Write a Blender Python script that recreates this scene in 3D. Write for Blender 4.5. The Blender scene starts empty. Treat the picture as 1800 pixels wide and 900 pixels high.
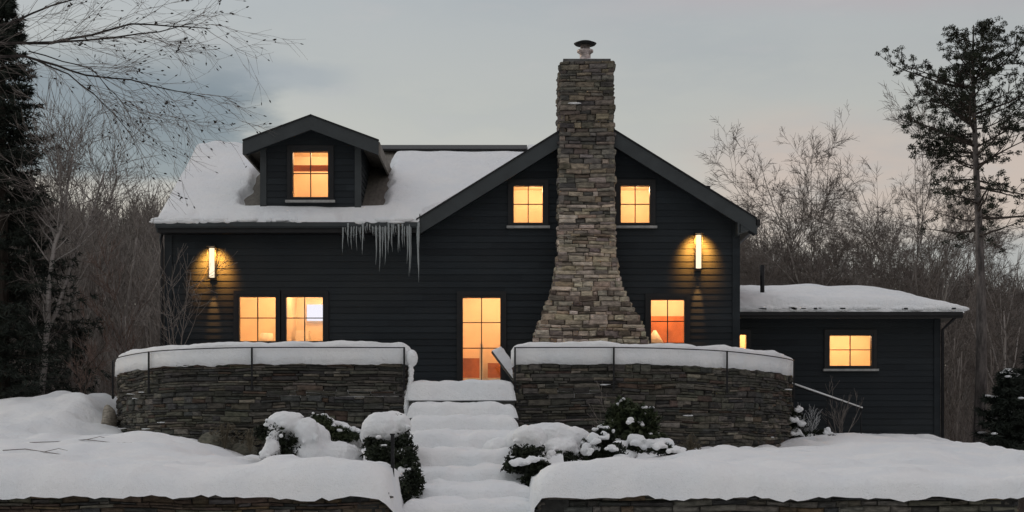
import bpy, math, random
from mathutils import Vector, noise, Matrix
R = math.radians
sc = bpy.context.scene
col = sc.collection
F = 2772.0
def W(px, py, Y):                      # a spot in the place, read off the photograph at distance Y
    return Vector(((px-900)*Y/F, Y, (800-py)*Y/F))
def sm(a, b, t):
    t = max(0., min(1., (t-a)/(b-a))); return t*t*(3-2*t)
def nz(x, y, z=0., s=1.): return noise.noise(Vector((x*s, y*s, z*s)))

# ------------------------------------------------------------------ mesh building
def origin(o):
    v = Vector((0, 0, 0))
    while o is not None: v += o.location; o = o.parent
    return v
class MB:
    def __init__(s): s.v = []; s.f = []; s.t = {}; s.sm = set()
    def add(s, vs, fs, tint=None, smooth=False):
        b = len(s.v); s.v.extend(tuple(v) for v in vs)
        for f in fs:
            if tint is not None: s.t[len(s.f)] = tint
            if smooth: s.sm.add(len(s.f))
            s.f.append(tuple(i+b for i in f))
    def box(s, x0, x1, y0, y1, z0, z1, tint=None):
        s.add([(x, y, z) for x in (x0, x1) for y in (y0, y1) for z in (z0, z1)],
              [(0,1,3,2),(4,6,7,5),(0,4,5,1),(2,3,7,6),(0,2,6,4),(1,5,7,3)], tint)
    def prism(s, poly, ax, a, b):      # poly in the two other axes
        n = len(poly)
        def mk(p, w): return (w, p[0], p[1]) if ax == 0 else (p[0], w, p[1]) if ax == 1 else (p[0], p[1], w)
        s.add([mk(p, a) for p in poly]+[mk(p, b) for p in poly],
              [tuple(range(n)), tuple(range(2*n-1, n-1, -1))]+[(i, i+n, (i+1) % n+n, (i+1) % n) for i in range(n)])
    def tube(s, pts, rads, k=6, tint=None):
        pts = [Vector(p) for p in pts]; n = len(pts)
        d = (pts[-1]-pts[0]).normalized()
        up = Vector((0, 0, 1)) if abs(d.z) < .8 else Vector((1, 0, 0))
        vs = []
        for i, p in enumerate(pts):
            t = (pts[min(i+1, n-1)]-pts[max(i-1, 0)]).normalized()
            a = t.cross(up).normalized(); b = t.cross(a)
            r = rads[i] if isinstance(rads, (list, tuple)) else rads
            for j in range(k):
                w = 2*math.pi*j/k; vs.append(p+a*(r*math.cos(w))+b*(r*math.sin(w)))
        fs = [(i*k+j, i*k+(j+1) % k, (i+1)*k+(j+1) % k, (i+1)*k+j) for i in range(n-1) for j in range(k)]
        if k > 3: fs += [tuple(range(k-1, -1, -1)), tuple((n-1)*k+j for j in range(k))]
        s.add(vs, fs, tint, smooth=k > 3)
    def lathe(s, c, prof, k=16):
        vs = [(c[0]+r*math.cos(2*math.pi*j/k), c[1]+r*math.sin(2*math.pi*j/k), c[2]+z) for r, z in prof for j in range(k)]
        n = len(prof)
        s.add(vs, [(i*k+j, i*k+(j+1) % k, (i+1)*k+(j+1) % k, (i+1)*k+j) for i in range(n-1) for j in range(k)]+[tuple(range(k-1,-1,-1)), tuple((n-1)*k+j for j in range(k))], smooth=True)
    def grid(s, nx, ny, fn, keep=None, smooth=True):
        b = {}
        vs = []
        for i in range(nx+1):
            for j in range(ny+1):
                vs.append(fn(i/nx, j/ny))
        fs = [(i*(ny+1)+j, (i+1)*(ny+1)+j, (i+1)*(ny+1)+j+1, i*(ny+1)+j+1) for i in range(nx) for j in range(ny)
              if keep is None or keep((i+.5)/nx, (j+.5)/ny)]
        s.add(vs, fs, smooth=smooth)
    def ball(s, c, r, n=10):
        c = Vector(c)
        if not isinstance(r, (tuple, list)): r = (r, r, r)
        vs = []; fs = []
        for i in range(n+1):
            a = math.pi*i/n
            for j in range(2*n):
                b = math.pi*j/n
                vs.append((c.x+r[0]*math.sin(a)*math.cos(b), c.y+r[1]*math.sin(a)*math.sin(b), c.z+r[2]*math.cos(a)))
        for i in range(n):
            for j in range(2*n):
                fs.append((i*2*n+j, (i+1)*2*n+j, (i+1)*2*n+(j+1) % (2*n), i*2*n+(j+1) % (2*n)))
        s.add(vs, fs, smooth=True)
    def build(s, name, mat, parent=None):
        o0 = origin(parent) if parent else Vector((0, 0, 0))
        me = bpy.data.meshes.new(name)
        me.from_pydata([(v[0]-o0.x, v[1]-o0.y, v[2]-o0.z) for v in s.v], [], s.f)
        if s.sm: me.polygons.foreach_set('use_smooth', [i in s.sm for i in range(len(s.f))])
        if s.t:
            a = me.attributes.new('tint', 'FLOAT_COLOR', 'FACE')
            buf = []
            for i in range(len(s.f)):
                c = s.t.get(i, (.1, .1, .1)); buf += [c[0], c[1], c[2], 1.]
            a.data.foreach_set('color', buf)
        me.materials.append(mat)
        me.update()
        o = bpy.data.objects.new(name, me); col.objects.link(o)
        if parent: o.parent = parent
        return o
def tag(o, label=None, cat=None, group=None, kind=None):
    if label: o['label'] = label
    if cat: o['category'] = cat
    if group: o['group'] = group
    if kind: o['kind'] = kind
    return o
def thing(name, loc, label, cat, group=None):
    o = bpy.data.objects.new(name, None); col.objects.link(o); o.location = loc; o.empty_display_size = .2
    return tag(o, label, cat, group)

# ------------------------------------------------------------------ materials
class NT:
    def __init__(s, tree): s.t = tree; s.t.nodes.clear()
    def n(s, typ, **kw):
        nd = s.t.nodes.new(typ)
        for k, v in kw.items():
            if k.startswith('i_'):
                key = k[2:]; key = int(key) if key.isdigit() else key.replace('_', ' ')
                if isinstance(v, bpy.types.NodeSocket): s.t.links.new(v, nd.inputs[key])
                else: nd.inputs[key].default_value = v
            else: setattr(nd, k, v)
        return nd
    def m(s, op, a, b=None, c=None):
        nd = s.t.nodes.new('ShaderNodeMath'); nd.operation = op
        for i, v in enumerate((a, b, c)):
            if v is None: continue
            if isinstance(v, bpy.types.NodeSocket): s.t.links.new(v, nd.inputs[i])
            else: nd.inputs[i].default_value = v
        return nd.outputs[0]
    def mix(s, f, a, b, bt='MIX'):
        nd = s.t.nodes.new('ShaderNodeMix'); nd.data_type = 'RGBA'; nd.blend_type = bt
        for k, v in ((0, f), (6, a), (7, b)):
            if isinstance(v, bpy.types.NodeSocket): s.t.links.new(v, nd.inputs[k])
            else: nd.inputs[k].default_value = v if k == 0 else (*v[:3], 1)
        return nd.outputs[2]
    def noise(s, vec, scale, detail=4, rough=.55):
        nd = s.n('ShaderNodeTexNoise', i_Scale=scale, i_Detail=detail, i_Roughness=rough)
        if vec is not None: s.t.links.new(vec, nd.inputs['Vector'])
        return nd.outputs['Fac']
    def stretch(s, vec, sc_):
        nd = s.n('ShaderNodeMapping', i_Scale=sc_); s.t.links.new(vec, nd.inputs['Vector']); return nd.outputs[0]
    def rng(s, v, a, b, c=0., d=1., smooth=True):
        nd = s.n('ShaderNodeMapRange', interpolation_type='SMOOTHSTEP' if smooth else 'LINEAR')
        s.t.links.new(v, nd.inputs[0])
        for i, x in enumerate((a, b, c, d)): nd.inputs[i+1].default_value = x
        return nd.outputs[0]
def material(name):
    m = bpy.data.materials.new(name); m.use_nodes = True
    return m, NT(m.node_tree)
def finish(nt, color, rough=.8, bump=None, bstr=.3, bdist=.02, spec=.3, metal=0., emit=None):
    p = nt.n('ShaderNodeBsdfPrincipled'); o = nt.n('ShaderNodeOutputMaterial')
    L = nt.t.links
    if isinstance(color, bpy.types.NodeSocket): L.new(color, p.inputs['Base Color'])
    else: p.inputs['Base Color'].default_value = (*color, 1)
    if isinstance(rough, bpy.types.NodeSocket): L.new(rough, p.inputs['Roughness'])
    else: p.inputs['Roughness'].default_value = rough
    p.inputs['Specular IOR Level'].default_value = spec; p.inputs['Metallic'].default_value = metal
    if bump is not None:
        b = nt.n('ShaderNodeBump', i_Strength=bstr, i_Distance=bdist); L.new(bump, b.inputs['Height']); L.new(b.outputs[0], p.inputs['Normal'])
    if emit: p.inputs['Emission Color'].default_value = (*emit[0], 1); p.inputs['Emission Strength'].default_value = emit[1]
    L.new(p.outputs[0], o.inputs[0])
def objco(nt): return nt.n('ShaderNodeNewGeometry').outputs['Position']

def simple(name, c, rough=.7, var=.25, scale=8., metal=0., spec=.3, bstr=.15):
    m, nt = material(name); co = objco(nt); f = nt.noise(co, scale)
    c1 = tuple(x*(1-var) for x in c); c2 = tuple(x*(1+var) for x in c)
    finish(nt, nt.mix(nt.rng(f, .3, .7), c1, c2), rough, nt.noise(co, scale*4), bstr, .01, spec, metal)
    return m
def snow_mat():
    m, nt = material('snow'); co = objco(nt)
    a = nt.noise(co, 1.3, 3); b = nt.noise(co, 9, 4); c = nt.noise(co, 55, 3)
    colr = nt.mix(nt.rng(a, .3, .7), (.84, .86, .875), (.90, .90, .895))
    d = nt.noise(co, 160, 2)
    h = nt.m('ADD', nt.m('ADD', nt.m('MULTIPLY', b, .7), nt.m('MULTIPLY', c, .35)), nt.m('MULTIPLY', d, .12))
    colr = nt.mix(nt.rng(nt.noise(co, 30, 5, .7), .64, .8, 0, .2), colr, (.55, .53, .50))
    finish(nt, colr, .75, h, .8, .07, .25)
    return m
def siding_mat():
    m, nt = material('dark_board'); co = objco(nt)
    sx = nt.n('ShaderNodeSeparateXYZ'); nt.t.links.new(co, sx.inputs[0])
    row = nt.m('FLOOR', nt.m('DIVIDE', sx.outputs[2], .135))
    seg = nt.m('FLOOR', nt.m('DIVIDE', nt.m('ADD', sx.outputs[0], nt.m('MULTIPLY', row, 1.37)), 3.1))
    cb = nt.n('ShaderNodeCombineXYZ'); nt.t.links.new(row, cb.inputs[0]); nt.t.links.new(seg, cb.inputs[1])
    wn = nt.n('ShaderNodeTexWhiteNoise'); nt.t.links.new(cb.outputs[0], wn.inputs['Vector'])
    gr = nt.noise(nt.stretch(co, (1.2, 1.2, 30)), 3., 5)
    bl = nt.noise(co, .5, 3)
    c = nt.mix(wn.outputs['Value'], (.0080, .0118, .0152), (.019, .0255, .0305))
    c = nt.mix(nt.rng(gr, .3, .75, 0, .6), c, (.007, .009, .011))
    c = nt.mix(nt.rng(bl, .4, .75, 0, .7), c, (.023, .026, .027))
    finish(nt, c, .72, gr, .35, .008, .3)
    return m
def stone_mat():
    m, nt = material('field_stone'); co = objco(nt)
    at = nt.n('ShaderNodeAttribute', attribute_name='tint')
    f = nt.noise(nt.stretch(co, (1, 1, 2.5)), 9, 6, .65); g = nt.noise(co, 45, 4)
    c = nt.mix(nt.rng(f, .3, .7), nt.mix(1., at.outputs['Color'], (.75, .75, .75), 'MULTIPLY'), nt.mix(1., at.outputs['Color'], (2.0, 1.97, 1.9), 'MULTIPLY'))
    c = nt.mix(nt.rng(nt.noise(co, 2.2, 3), .58, .72, 0, .35), c, (.05, .055, .035))
    finish(nt, c, .9, nt.m('ADD', f, nt.m('MULTIPLY', g, .5)), .7, .03, .2)
    return m
def bark(name, c1, c2, scale=10):
    m, nt = material(name); co = objco(nt)
    f = nt.noise(nt.stretch(co, (1, 1, .25)), scale, 6, .7)
    finish(nt, nt.mix(nt.rng(f, .35, .65), c1, c2), .9, f, .8, .03, .15)
    return m
def birch_bark():
    m, nt = material('birch_bark'); co = objco(nt)
    f = nt.noise(nt.stretch(co, (1.5, 1.5, 8)), 3, 4, .6)
    finish(nt, nt.mix(nt.rng(f, .55, .68), (.33, .30, .28), (.06, .05, .045)), .8, f, .3, .01)
    return m
def leaf_mat(name, c1, c2, s=6):
    m, nt = material(name); co = objco(nt)
    finish(nt, nt.mix(nt.rng(nt.noise(co, s, 3), .3, .7), c1, c2), .65, None, spec=.25)
    return m
def glass_mat():
    m, nt = material('window_glass')
    t = nt.n('ShaderNodeBsdfTransparent'); g = nt.n('ShaderNodeBsdfGlossy', i_Roughness=.02)
    fr = nt.n('ShaderNodeFresnel', i_IOR=1.45)
    mx = nt.n('ShaderNodeMixShader'); L = nt.t.links
    L.new(fr.outputs[0], mx.inputs[0]); L.new(t.outputs[0], mx.inputs[1]); L.new(g.outputs[0], mx.inputs[2])
    o = nt.n('ShaderNodeOutputMaterial'); L.new(mx.outputs[0], o.inputs[0]); return m
def ice_mat():
    m, nt = material('ice'); co = objco(nt)
    p = nt.n('ShaderNodeBsdfPrincipled'); o = nt.n('ShaderNodeOutputMaterial')
    p.inputs['Base Color'].default_value = (.42, .45, .45, 1); p.inputs['Roughness'].default_value = .15
    p.inputs['Transmission Weight'].default_value = .35; p.inputs['IOR'].default_value = 1.31
    b = nt.n('ShaderNodeBump', i_Strength=.5, i_Distance=.01); nt.t.links.new(nt.noise(co, 40, 2), b.inputs['Height']); nt.t.links.new(b.outputs[0], p.inputs['Normal'])
    nt.t.links.new(p.outputs[0], o.inputs[0]); return m
def hill_mat():
    m, nt = material('leaf_litter'); co = objco(nt)
    f = nt.noise(co, .25, 5); g = nt.noise(co, 2.5, 5)
    c = nt.mix(nt.rng(g, .35, .65), (.08, .07, .06), (.15, .128, .11))
    c = nt.mix(nt.rng(f, .62, .75, 0, .35), c, (.30, .31, .32))
    finish(nt, c, .95, g, .8, .3, .1); return m
def shingle_mat():
    m, nt = material('shingle'); co = objco(nt)
    f = nt.noise(nt.stretch(co, (6, 2, 2)), 3, 4)
    finish(nt, nt.mix(f, (.07, .066, .058), (.26, .235, .20)), .85, f, .4, .02); return m
def emis(name, c, s):
    m, nt = material(name); e = nt.n('ShaderNodeEmission', i_Color=(*c, 1), i_Strength=s); o = nt.n('ShaderNodeOutputMaterial')
    nt.t.links.new(e.outputs[0], o.inputs[0]); return m
M = dict(snow=snow_mat(), siding=siding_mat(), stone=stone_mat(), glass=glass_mat(), ice=ice_mat(), hill=hill_mat(), shingle=shingle_mat(),
    trim=simple('charcoal_trim', (.040, .046, .048), .6, .12, 3), black=simple('black_frame', (.010, .010, .011), .45, .2, 5),
    redbrown=simple('dark_mullion', (.020, .010, .008), .5, .2, 5),
    iron=simple('black_iron', (.012, .012, .013), .5, .3, 20, .3), steel=simple('weathered_steel', (.42, .36, .34), .45, .3, 15, .7),
    sill=simple('pale_sill', (.30, .30, .29), .8, .2, 12), mortar=simple('mortar', (.03, .03, .028), .95, .3, 12),
    slab=simple('stone_tread', (.10, .10, .095), .9, .35, 6), wood=simple('grey_board', (.09, .085, .075), .8, .3, 12),
    plaster=simple('warm_plaster', (.82, .67, .46), .9, .06, 2), floor=simple('oak_floor', (.40, .16, .05), .6, .3, 5), cabinet=simple('cherry_cabinet', (.42, .13, .03), .5, .25, 3),
    linen=simple('linen', (.85, .78, .62), .9, .05, 8),
    pine=bark('pine_bark', (.065, .058, .055), (.17, .15, .14)), spruce=bark('spruce_bark', (.03, .024, .02), (.08, .065, .055)),
    grey=bark('grey_bark', (.13, .116, .104), (.27, .245, .225)), twig=bark('twig_bark', (.105, .090, .080), (.22, .19, .172)),
    dark=bark('dark_twig', (.018, .015, .014), (.05, .042, .038)), pale=bark('pale_twig', (.12, .10, .09), (.24, .215, .195)), red=bark('reddish_twig', (.09, .06, .05), (.21, .15, .125)),
    frost=bark('frosted_twig', (.22, .22, .22), (.6, .61, .62), 14), birch=birch_bark(),
    needle=leaf_mat('pine_needles', (.010, .013, .008), (.028, .034, .018)), spruce_needle=leaf_mat('spruce_needles', (.008, .012, .009), (.030, .038, .028)),
    yew=leaf_mat('yew_leaves', (.006, .009, .005), (.022, .030, .014)), rhodo=leaf_mat('broad_leaves', (.014, .022, .010), (.05, .062, .028)),
    fern=leaf_mat('dry_fern', (.05, .042, .028), (.13, .11, .075)),
    tube=emis('lamp_tube', (1., .80, .56), 1.35), bulb=emis('room_bulb', (1., .84, .6), 2.2),
    panel=emis('reflection_glow', (.92, .90, 1.), 1.05))  # panel: emission that imitates a bluish-white reflection in a window

# ------------------------------------------------------------------ ground
def base(x, y):
    t = sm(20.2, 29.5, y)
    if x < -1: zb = .08+.26*sm(-4.2, -6.4, x)-.05*sm(-4.0, -4.8, x)*sm(-6.2, -5.2, x)
    else: zb = .02+.12*sm(2, 5.5, x)
    z = -.13+t*(zb+.13)
    z += 1.0*sm(29.5, 35, y)*sm(-7.6, -9.2, x)*(1-.25*sm(-9.5, -12.5, x))
    z += .28*sm(29, 34.5, y)*sm(4.9, 7., x)
    z -= .75*sm(8.9, 11.0, x)*sm(20, 30, y)
    z -= .12*sm(4.5, 6.4, x)*sm(27, 20, y)
    z += .16*nz(x, y, 3.1, .35)+.085*nz(x, y, 7.7, 1.1)+.035*nz(x, y, 1.7, 2.6)+.014*nz(x, y, 4.7, 7.) - .07*sm(.30, .50, nz(x, y, 20, 1.7))*sm(20.6, 21.2, y) + .05*sm(.25, .5, nz(x, y, 33, 1.3))
    m = math.exp(-((x+6.2)/1.1)**2-((y-27.)/1.6)**2)*.16 + math.exp(-((x+4.)/.9)**2-((y-25.4)/1.3)**2)*.14 + math.exp(-((x+5.4)/.9)**2-((y-26.5)/1.2)**2)*.05 - math.exp(-((x+4.55)/.45)**2-((y-27)/2.2)**2)*.26 - .16*sm(-4.4, -3.6, x)*sm(-1.2, -1.8, x)*sm(21, 22.5, y)*sm(29, 26, y) - .12*sm(.2, .4, x)*sm(2.0, 1.2, x)*sm(21, 22.5, y) + math.exp(-((x-3.2)/.9)**2-((y-25)/1.3)**2)*.10
    z += m
    z -= 3.2*sm(36.5, 50, y)
    return z
XL, XR = -1.58, .34           # the stair's sides
def nearz(x, y):
    z = base(x, y)
    if x < 0: e = sm(XL+.06, XL+.11, x)
    else: e = sm(XR-.06, XR-.11, x)
    if XL-.5 < x < XR+.8 and y < 28.6:
        stair = -.95+max(0, (y-21))*.20
        z = z*(1-e)+min(z, stair-.25)*e
    # the snow rolls over the coping of the low front wall
    edge = 19.88+.05*nz(x, 0, 9, 2.3)+.02*nz(x, 0, 9, 9.)
    if x > 6.55: edge = 17.; 
    d = y-edge
    if x <= 6.55 and d < .62 and (x < XL+.10 or x > XR-.09):
        q = max(0., d)/.62
        top = -.49+.05*nz(x, 1, 4, 4.5)+.02*nz(x, 2, 4, 13)
        z = top+(z-top)*math.sqrt(max(0, 1-(1-q)**2.4))
    if y < 28.6:
        ds = XL+.09-x if x < 0 else x-XR+.09
        if 0 <= ds < .4:
            k = math.sqrt(max(0, 1-(1-ds/.4)**2.2)); z = z-.30*(1-k)+.03*nz(x*2, y, 6, 3.)*(1-k)
    return z
g = MB()
def rows():
    out = [19.86+.035*i for i in range(22)]
    while out[-1] < 41: out.append(out[-1]+.085)
    return out
ys = rows(); nx = 330
def gf(u, v):
    x = -15+u*29.5; y = ys[min(len(ys)-1, round(v*(len(ys)-1)))]
    z = nearz(x, y)
    if y < 19.87: z = min(z, -.54+.07*nz(x, 2, 5, 2.2)+.05*nz(x, 2, 5, 9)) if x < 6.5 else z
    return (x, y, z)
def keepg(u, v):
    x = -15+u*29.5; y = ys[min(len(ys)-1, int(v*(len(ys)-1)))]
    return not (XL+.13 < x < XR-.13 and y < 28.7)
g.grid(nx, len(ys)-1, gf, keepg)
tag(g.build('snowy_ground', M['snow']), kind='structure')
def farz(x, y):
    z = -3.4-.3*sm(0, 20, abs(x-0))
    if y > 52:
        h = 26*(1-math.exp(-(y-52)/75.))
        z += h*(.94-.33*sm(0, 36, x)) + 1.6*nz(x, y, 2, .02)*sm(60, 100, y)
    return z
g = MB()
def ff(u, v):
    x = (u-.5)*900; y = -60+(v**1.0)*560
    return (x, y, farz(x, y) if y > 43 else -3.7)
g.grid(120, 110, ff)
tag(g.build('hillside', M['hill']), kind='structure')
g = MB()
g.grid(60, 40, lambda u, v: (-60+120*u, -40+59.7*v, -1.75+.06*nz(u*60, v*30, 0, 1)))
tag(g.build('lawn', M['snow']), kind='structure')

# ------------------------------------------------------------------ stone work
WALLC = [(.070,.066,.056),(.052,.050,.044),(.038,.037,.034),(.090,.082,.067),(.060,.045,.036),(.062,.061,.051),(.044,.045,.043),(.030,.030,.028),(.11,.10,.085),(.05,.049,.044)]
def jit(c, r, a=.25):
    k = 1+r.uniform(-a, a); return (c[0]*k, c[1]*k*(1+r.uniform(-.05,.05)), c[2]*k*(1+r.uniform(-.08,.08)))
def stone(mb, p, q, n, z0, z1, off, tint, r, depth=.12, ins=.018):
    # p, q: ends (x, y) at the base plane, n: outward normal
    ins = min(ins, (z1-z0)*.3)
    t = (q-p); L = t.length; t = t/L
    def pt(s, o, z):
        X_, Y_ = p.x+t.x*s, p.y+t.y*s; return (X_+n.x*o, Y_+n.y*o, z+.042*nz(X_, Y_, z*1.7, .9)+.020*nz(X_, Y_, z*4, 3.))
    j = lambda a: r.uniform(-a, a)
    o2 = [off+j(.012) for _ in range(4)]
    vs = [pt(0, -depth, z0), pt(L, -depth, z0), pt(L, -depth, z1), pt(0, -depth, z1),
          pt(0+j(.006), off-.02, z0+j(.004)), pt(L+j(.006), off-.02, z0+j(.004)), pt(L+j(.006), off-.02, z1+j(.004)), pt(j(.006), off-.02, z1+j(.004)),
          pt(ins+abs(j(.02)), o2[0], z0+ins+j(.004)), pt(L-ins-abs(j(.02)), o2[1], z0+ins+j(.004)), pt(L-ins-abs(j(.02)), o2[2], z1-ins+j(.004)), pt(ins+abs(j(.02)), o2[3], z1-ins+j(.004))]
    mb.add(vs, [(8,9,10,11),(4,5,9,8),(5,6,10,9),(6,7,11,10),(7,4,8,11),(0,1,5,4),(1,2,6,5),(2,3,7,6),(3,0,4,7)], tint)
class Path:
    def __init__(s, pts):
        # smooth through points
        P_ = [Vector(p) for p in pts]; out = []
        for i in range(len(P_)-1):
            a, b = P_[i], P_[i+1]; pa = P_[max(i-1, 0)]; nb = P_[min(i+2, len(P_)-1)]
            for k in range(8):
                t = k/8
                out.append(.5*((2*a)+(b-pa)*t+(2*pa-5*a+4*b-nb)*t*t+(3*a-pa-3*b+nb)*t**3))
        out.append(P_[-1]); s.p = out; s.s = [0]
        for a, b in zip(out, out[1:]): s.s.append(s.s[-1]+(b-a).length)
        s.L = s.s[-1]
    def at(s, d):
        d = max(0, min(s.L, d))
        i = 0
        while i < len(s.s)-2 and s.s[i+1] < d: i += 1
        f = (d-s.s[i])/max(1e-6, s.s[i+1]-s.s[i]); a, b = s.p[i], s.p[i+1]
        t = (b-a).normalized(); return a+(b-a)*f, t, Vector((t.y, -t.x))   # point, tangent, normal to the right of travel
def stone_wall(name, path, z0, z1, thick, seed, parent=None, zf=None, hs=(.035, .12), ls=(.10, .55), cols=WALLC, both=False):
    r = random.Random(seed); mb = MB()
    z = z0
    rowsz = []
    while z < z1-.03:
        h = r.uniform(*hs)
        if z+h > z1-.04: h = z1-z
        rowsz.append((z, z+h)); z += h
    rc = r.choice(cols)
    for k, (a, b) in enumerate(rowsz):
        if r.random() < .6: rc = r.choice(cols)
        s = -r.uniform(0, .3)
        while s < path.L:
            l = r.uniform(*ls)*(1 if b-a < .1 else .8)
            s0, s1 = max(0, s), min(path.L, s+l)
            if s1-s0 > .05:
                p, _, n = path.at(s0+.004); q, _, n2 = path.at(s1-.004)
                c = rc if r.random() < .45 else r.choice(cols)
                n = (n+n2).normalized()
                if b-a > .08 and r.random() < .45:
                    m_ = a+(b-a)*r.uniform(.4, .6)
                    stone(mb, p, q, n, a+.003, m_-.003, r.uniform(-.02, .035), jit(c, r), r); stone(mb, p, q, n, m_+.003, b-.003, r.uniform(-.02, .035), jit(r.choice(cols), r), r)
                else: stone(mb, p, q, n, a+.003, b-.003, r.uniform(-.02, .04), jit(c, r), r)
            s += l
    w = mb.build(name, M['stone'], parent)
    core = MB(); N = max(2, int(path.L/.25)); vs = []
    for i in range(N+1):
        p, _, n = path.at(path.L*i/N)
        for o, zz in ((-.05, z0), (-.05, z1-.01), (-thick, z1-.01), (-thick, z0)): vs.append((p.x+n.x*o, p.y+n.y*o, zz))
    fs = [(i*4+j, i*4+(j+1) % 4, (i+1)*4+(j+1) % 4, (i+1)*4+j) for i in range(N) for j in range(4)]+[(0,1,2,3), (N*4+3,N*4+2,N*4+1,N*4)]
    core.add(vs, fs)
    core.build('mortar_core', M['mortar'], w)
    return w
def snow_cap(name, path, width, z0, h, over, seed, label, rag=.03, d0=0., d1=None, zf=None, loft=None):
    mb = MB(); d1 = path.L if d1 is None else d1; N = int((d1-d0)/.05); K = 18; vs = []
    for i in range(N+1):
        d = d0+(d1-d0)*i/N; p, _, n = path.at(d)
        e = min(i, N-i)*(d1-d0)/N
        k = math.sqrt(max(0.02, 1-(1-min(1, e/.28))**2))
        hh = h*(.55+.45*k)*(1+.16*nz(d, seed, 0, .7)+.08*nz(d, seed, 3, 2.6)+.04*nz(d, seed, 4, 7.))
        if loft: hh *= loft(d/path.L)
        zb = z0 - rag*(.6+nz(d, seed, 5, 2.4)+.6*nz(d, seed, 8, 8.))
        for j in range(K+1):
            a = j/K
            # front lip, vertical face, round shoulder, flat top, back
            ang = math.pi*a
            cx = math.copysign(abs(math.cos(ang))**.32, math.cos(ang)); cz = math.sin(ang)**.42 if 0 < a < 1 else 0
            off = -width/2+over/2+cx*(width/2+over/2)*(.85+.15*k)+.030*nz(d, a*3, seed, 2.5)+.014*nz(d, a*5, seed, 8.)
            z = zb*(1-cz)+(z0+hh)*cz + .02*nz(d, off, seed, 2.2)*cz
            vs.append((p.x+n.x*off, p.y+n.y*off, z))
    mb.add(vs, [(i*(K+1)+j, i*(K+1)+j+1, (i+1)*(K+1)+j+1, (i+1)*(K+1)+j) for i in range(N) for j in range(K)]
           + [tuple(range(K, -1, -1)), tuple(N*(K+1)+j for j in range(K+1))]
           + [(i*(K+1), (i+1)*(K+1), (i+1)*(K+1)+K, i*(K+1)+K) for i in range(N)], smooth=True)
    return tag(mb.build(name, M['snow']), label, 'snow', kind='stuff')

# curved terrace walls (travel so the right-hand normal points to the viewer / outwards)
WT = 1.68
PL = Path([(-8.6, 35.0), (-8.45, 33.8), (-7.9, 32.0), (-6.95, 30.3), (-6.1, 29.5), (-4.9, 29.0), (-3.3, 28.95), (-1.98, 29.0)])
PR = Path([(.06, 29.0), (1.2, 28.95), (2.1, 29.0), (3.1, 29.35), (4.05, 30.05), (5.1, 31.5), (5.85, 33.1), (6.12, 34.8)])
wl = stone_wall('curved_stone_wall', PL, -.35, WT, .55, 11)
tag(wl, 'curved dry stone terrace wall left of the snowy steps, under the pair of windows', 'stone wall')
ends = stone_wall('end_face', Path([(-1.98, 29.0), (-1.95, 29.3), (-1.93, 29.62)]), -.35, WT-.01, .1, 12, wl, ls=(.2, .35))
wr = stone_wall('curved_stone_wall', PR, -.35, WT, .55, 21)
tag(wr, 'curved dry stone terrace wall right of the snowy steps, below the chimney', 'stone wall')
stone_wall('end_face', Path([(.03, 29.62), (.05, 29.3), (.06, 29.0)]), -.35, WT-.01, .1, 22, wr, ls=(.2, .35))
PLc = Path([(-8.6, 35.0), (-8.45, 33.8), (-7.9, 32.0), (-6.95, 30.3), (-6.1, 29.5), (-4.9, 29.0), (-3.3, 28.95), (-1.84, 29.0)])
PRc = Path([(-.02, 29.0), (1.2, 28.95), (2.1, 29.0), (3.1, 29.35), (4.05, 30.05), (5.1, 31.5), (5.85, 33.1), (6.12, 34.8)])
snow_cap('snow_cap', PLc, .62, WT+.01, .40, .05, 1.3, 'thick rounded snow lying along the top of the left curved wall', .035)
snow_cap('snow_cap', PRc, .62, WT+.01, .40, .05, 4.7, 'thick rounded snow lying along the top of the right curved wall', .035)

FC = [(.06,.058,.052),(.045,.045,.043),(.085,.08,.068),(.035,.035,.035),(.10,.075,.05),(.06,.045,.035)]
FL = Path([(-14.5, 20.0), (-10, 20.0), (-5.5, 20.0), (XL+.02, 20.0)])
FR = Path([(XR-.02, 20.0), (2.5, 20.0), (4.5, 20.0), (6.42, 20.0)])
fl = tag(stone_wall('low_stone_wall', FL, -1.8, -.49, .5, 31, cols=FC), 'low dry stone wall in the left foreground, under a deep roll of snow', 'stone wall')
stone_wall('return_face', Path([(XL+.02, 20.0), (XL-.02, 24), (-1.75, 28.7)]), -1.8, -.53, .4, 32, fl, cols=FC)
fr = tag(stone_wall('low_stone_wall', FR, -1.8, -.49, .5, 33, cols=FC), 'low dry stone wall in the right foreground, under a deep roll of snow', 'stone wall')
stone_wall('return_face', Path([(.2, 28.7), (XR, 24), (XR-.02, 20.0)]), -1.8, -.55, .4, 34, fr, cols=FC)
stone_wall('end_face', Path([(6.42, 20.0), (6.44, 20.5), (6.44, 21.2)]), -1.8, -.55, .4, 35, fr, cols=FC)

mb = MB()
for i in range(22):
    f = i/21; mb.ball((-1.87+.03*math.sin(f*6)-.05*f, 28.96, 1.75-1.05*f), (.05+.02*nz(i, 1, 1, .9), .07, .06), 6)
mb.ball((-1.84, 28.98, 1.78), (.11, .16, .16), 8)
tag(mb.build('end_snow', M['snow']), 'strip of snow clinging down the end of the left curved wall', 'snow', kind='stuff')
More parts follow.
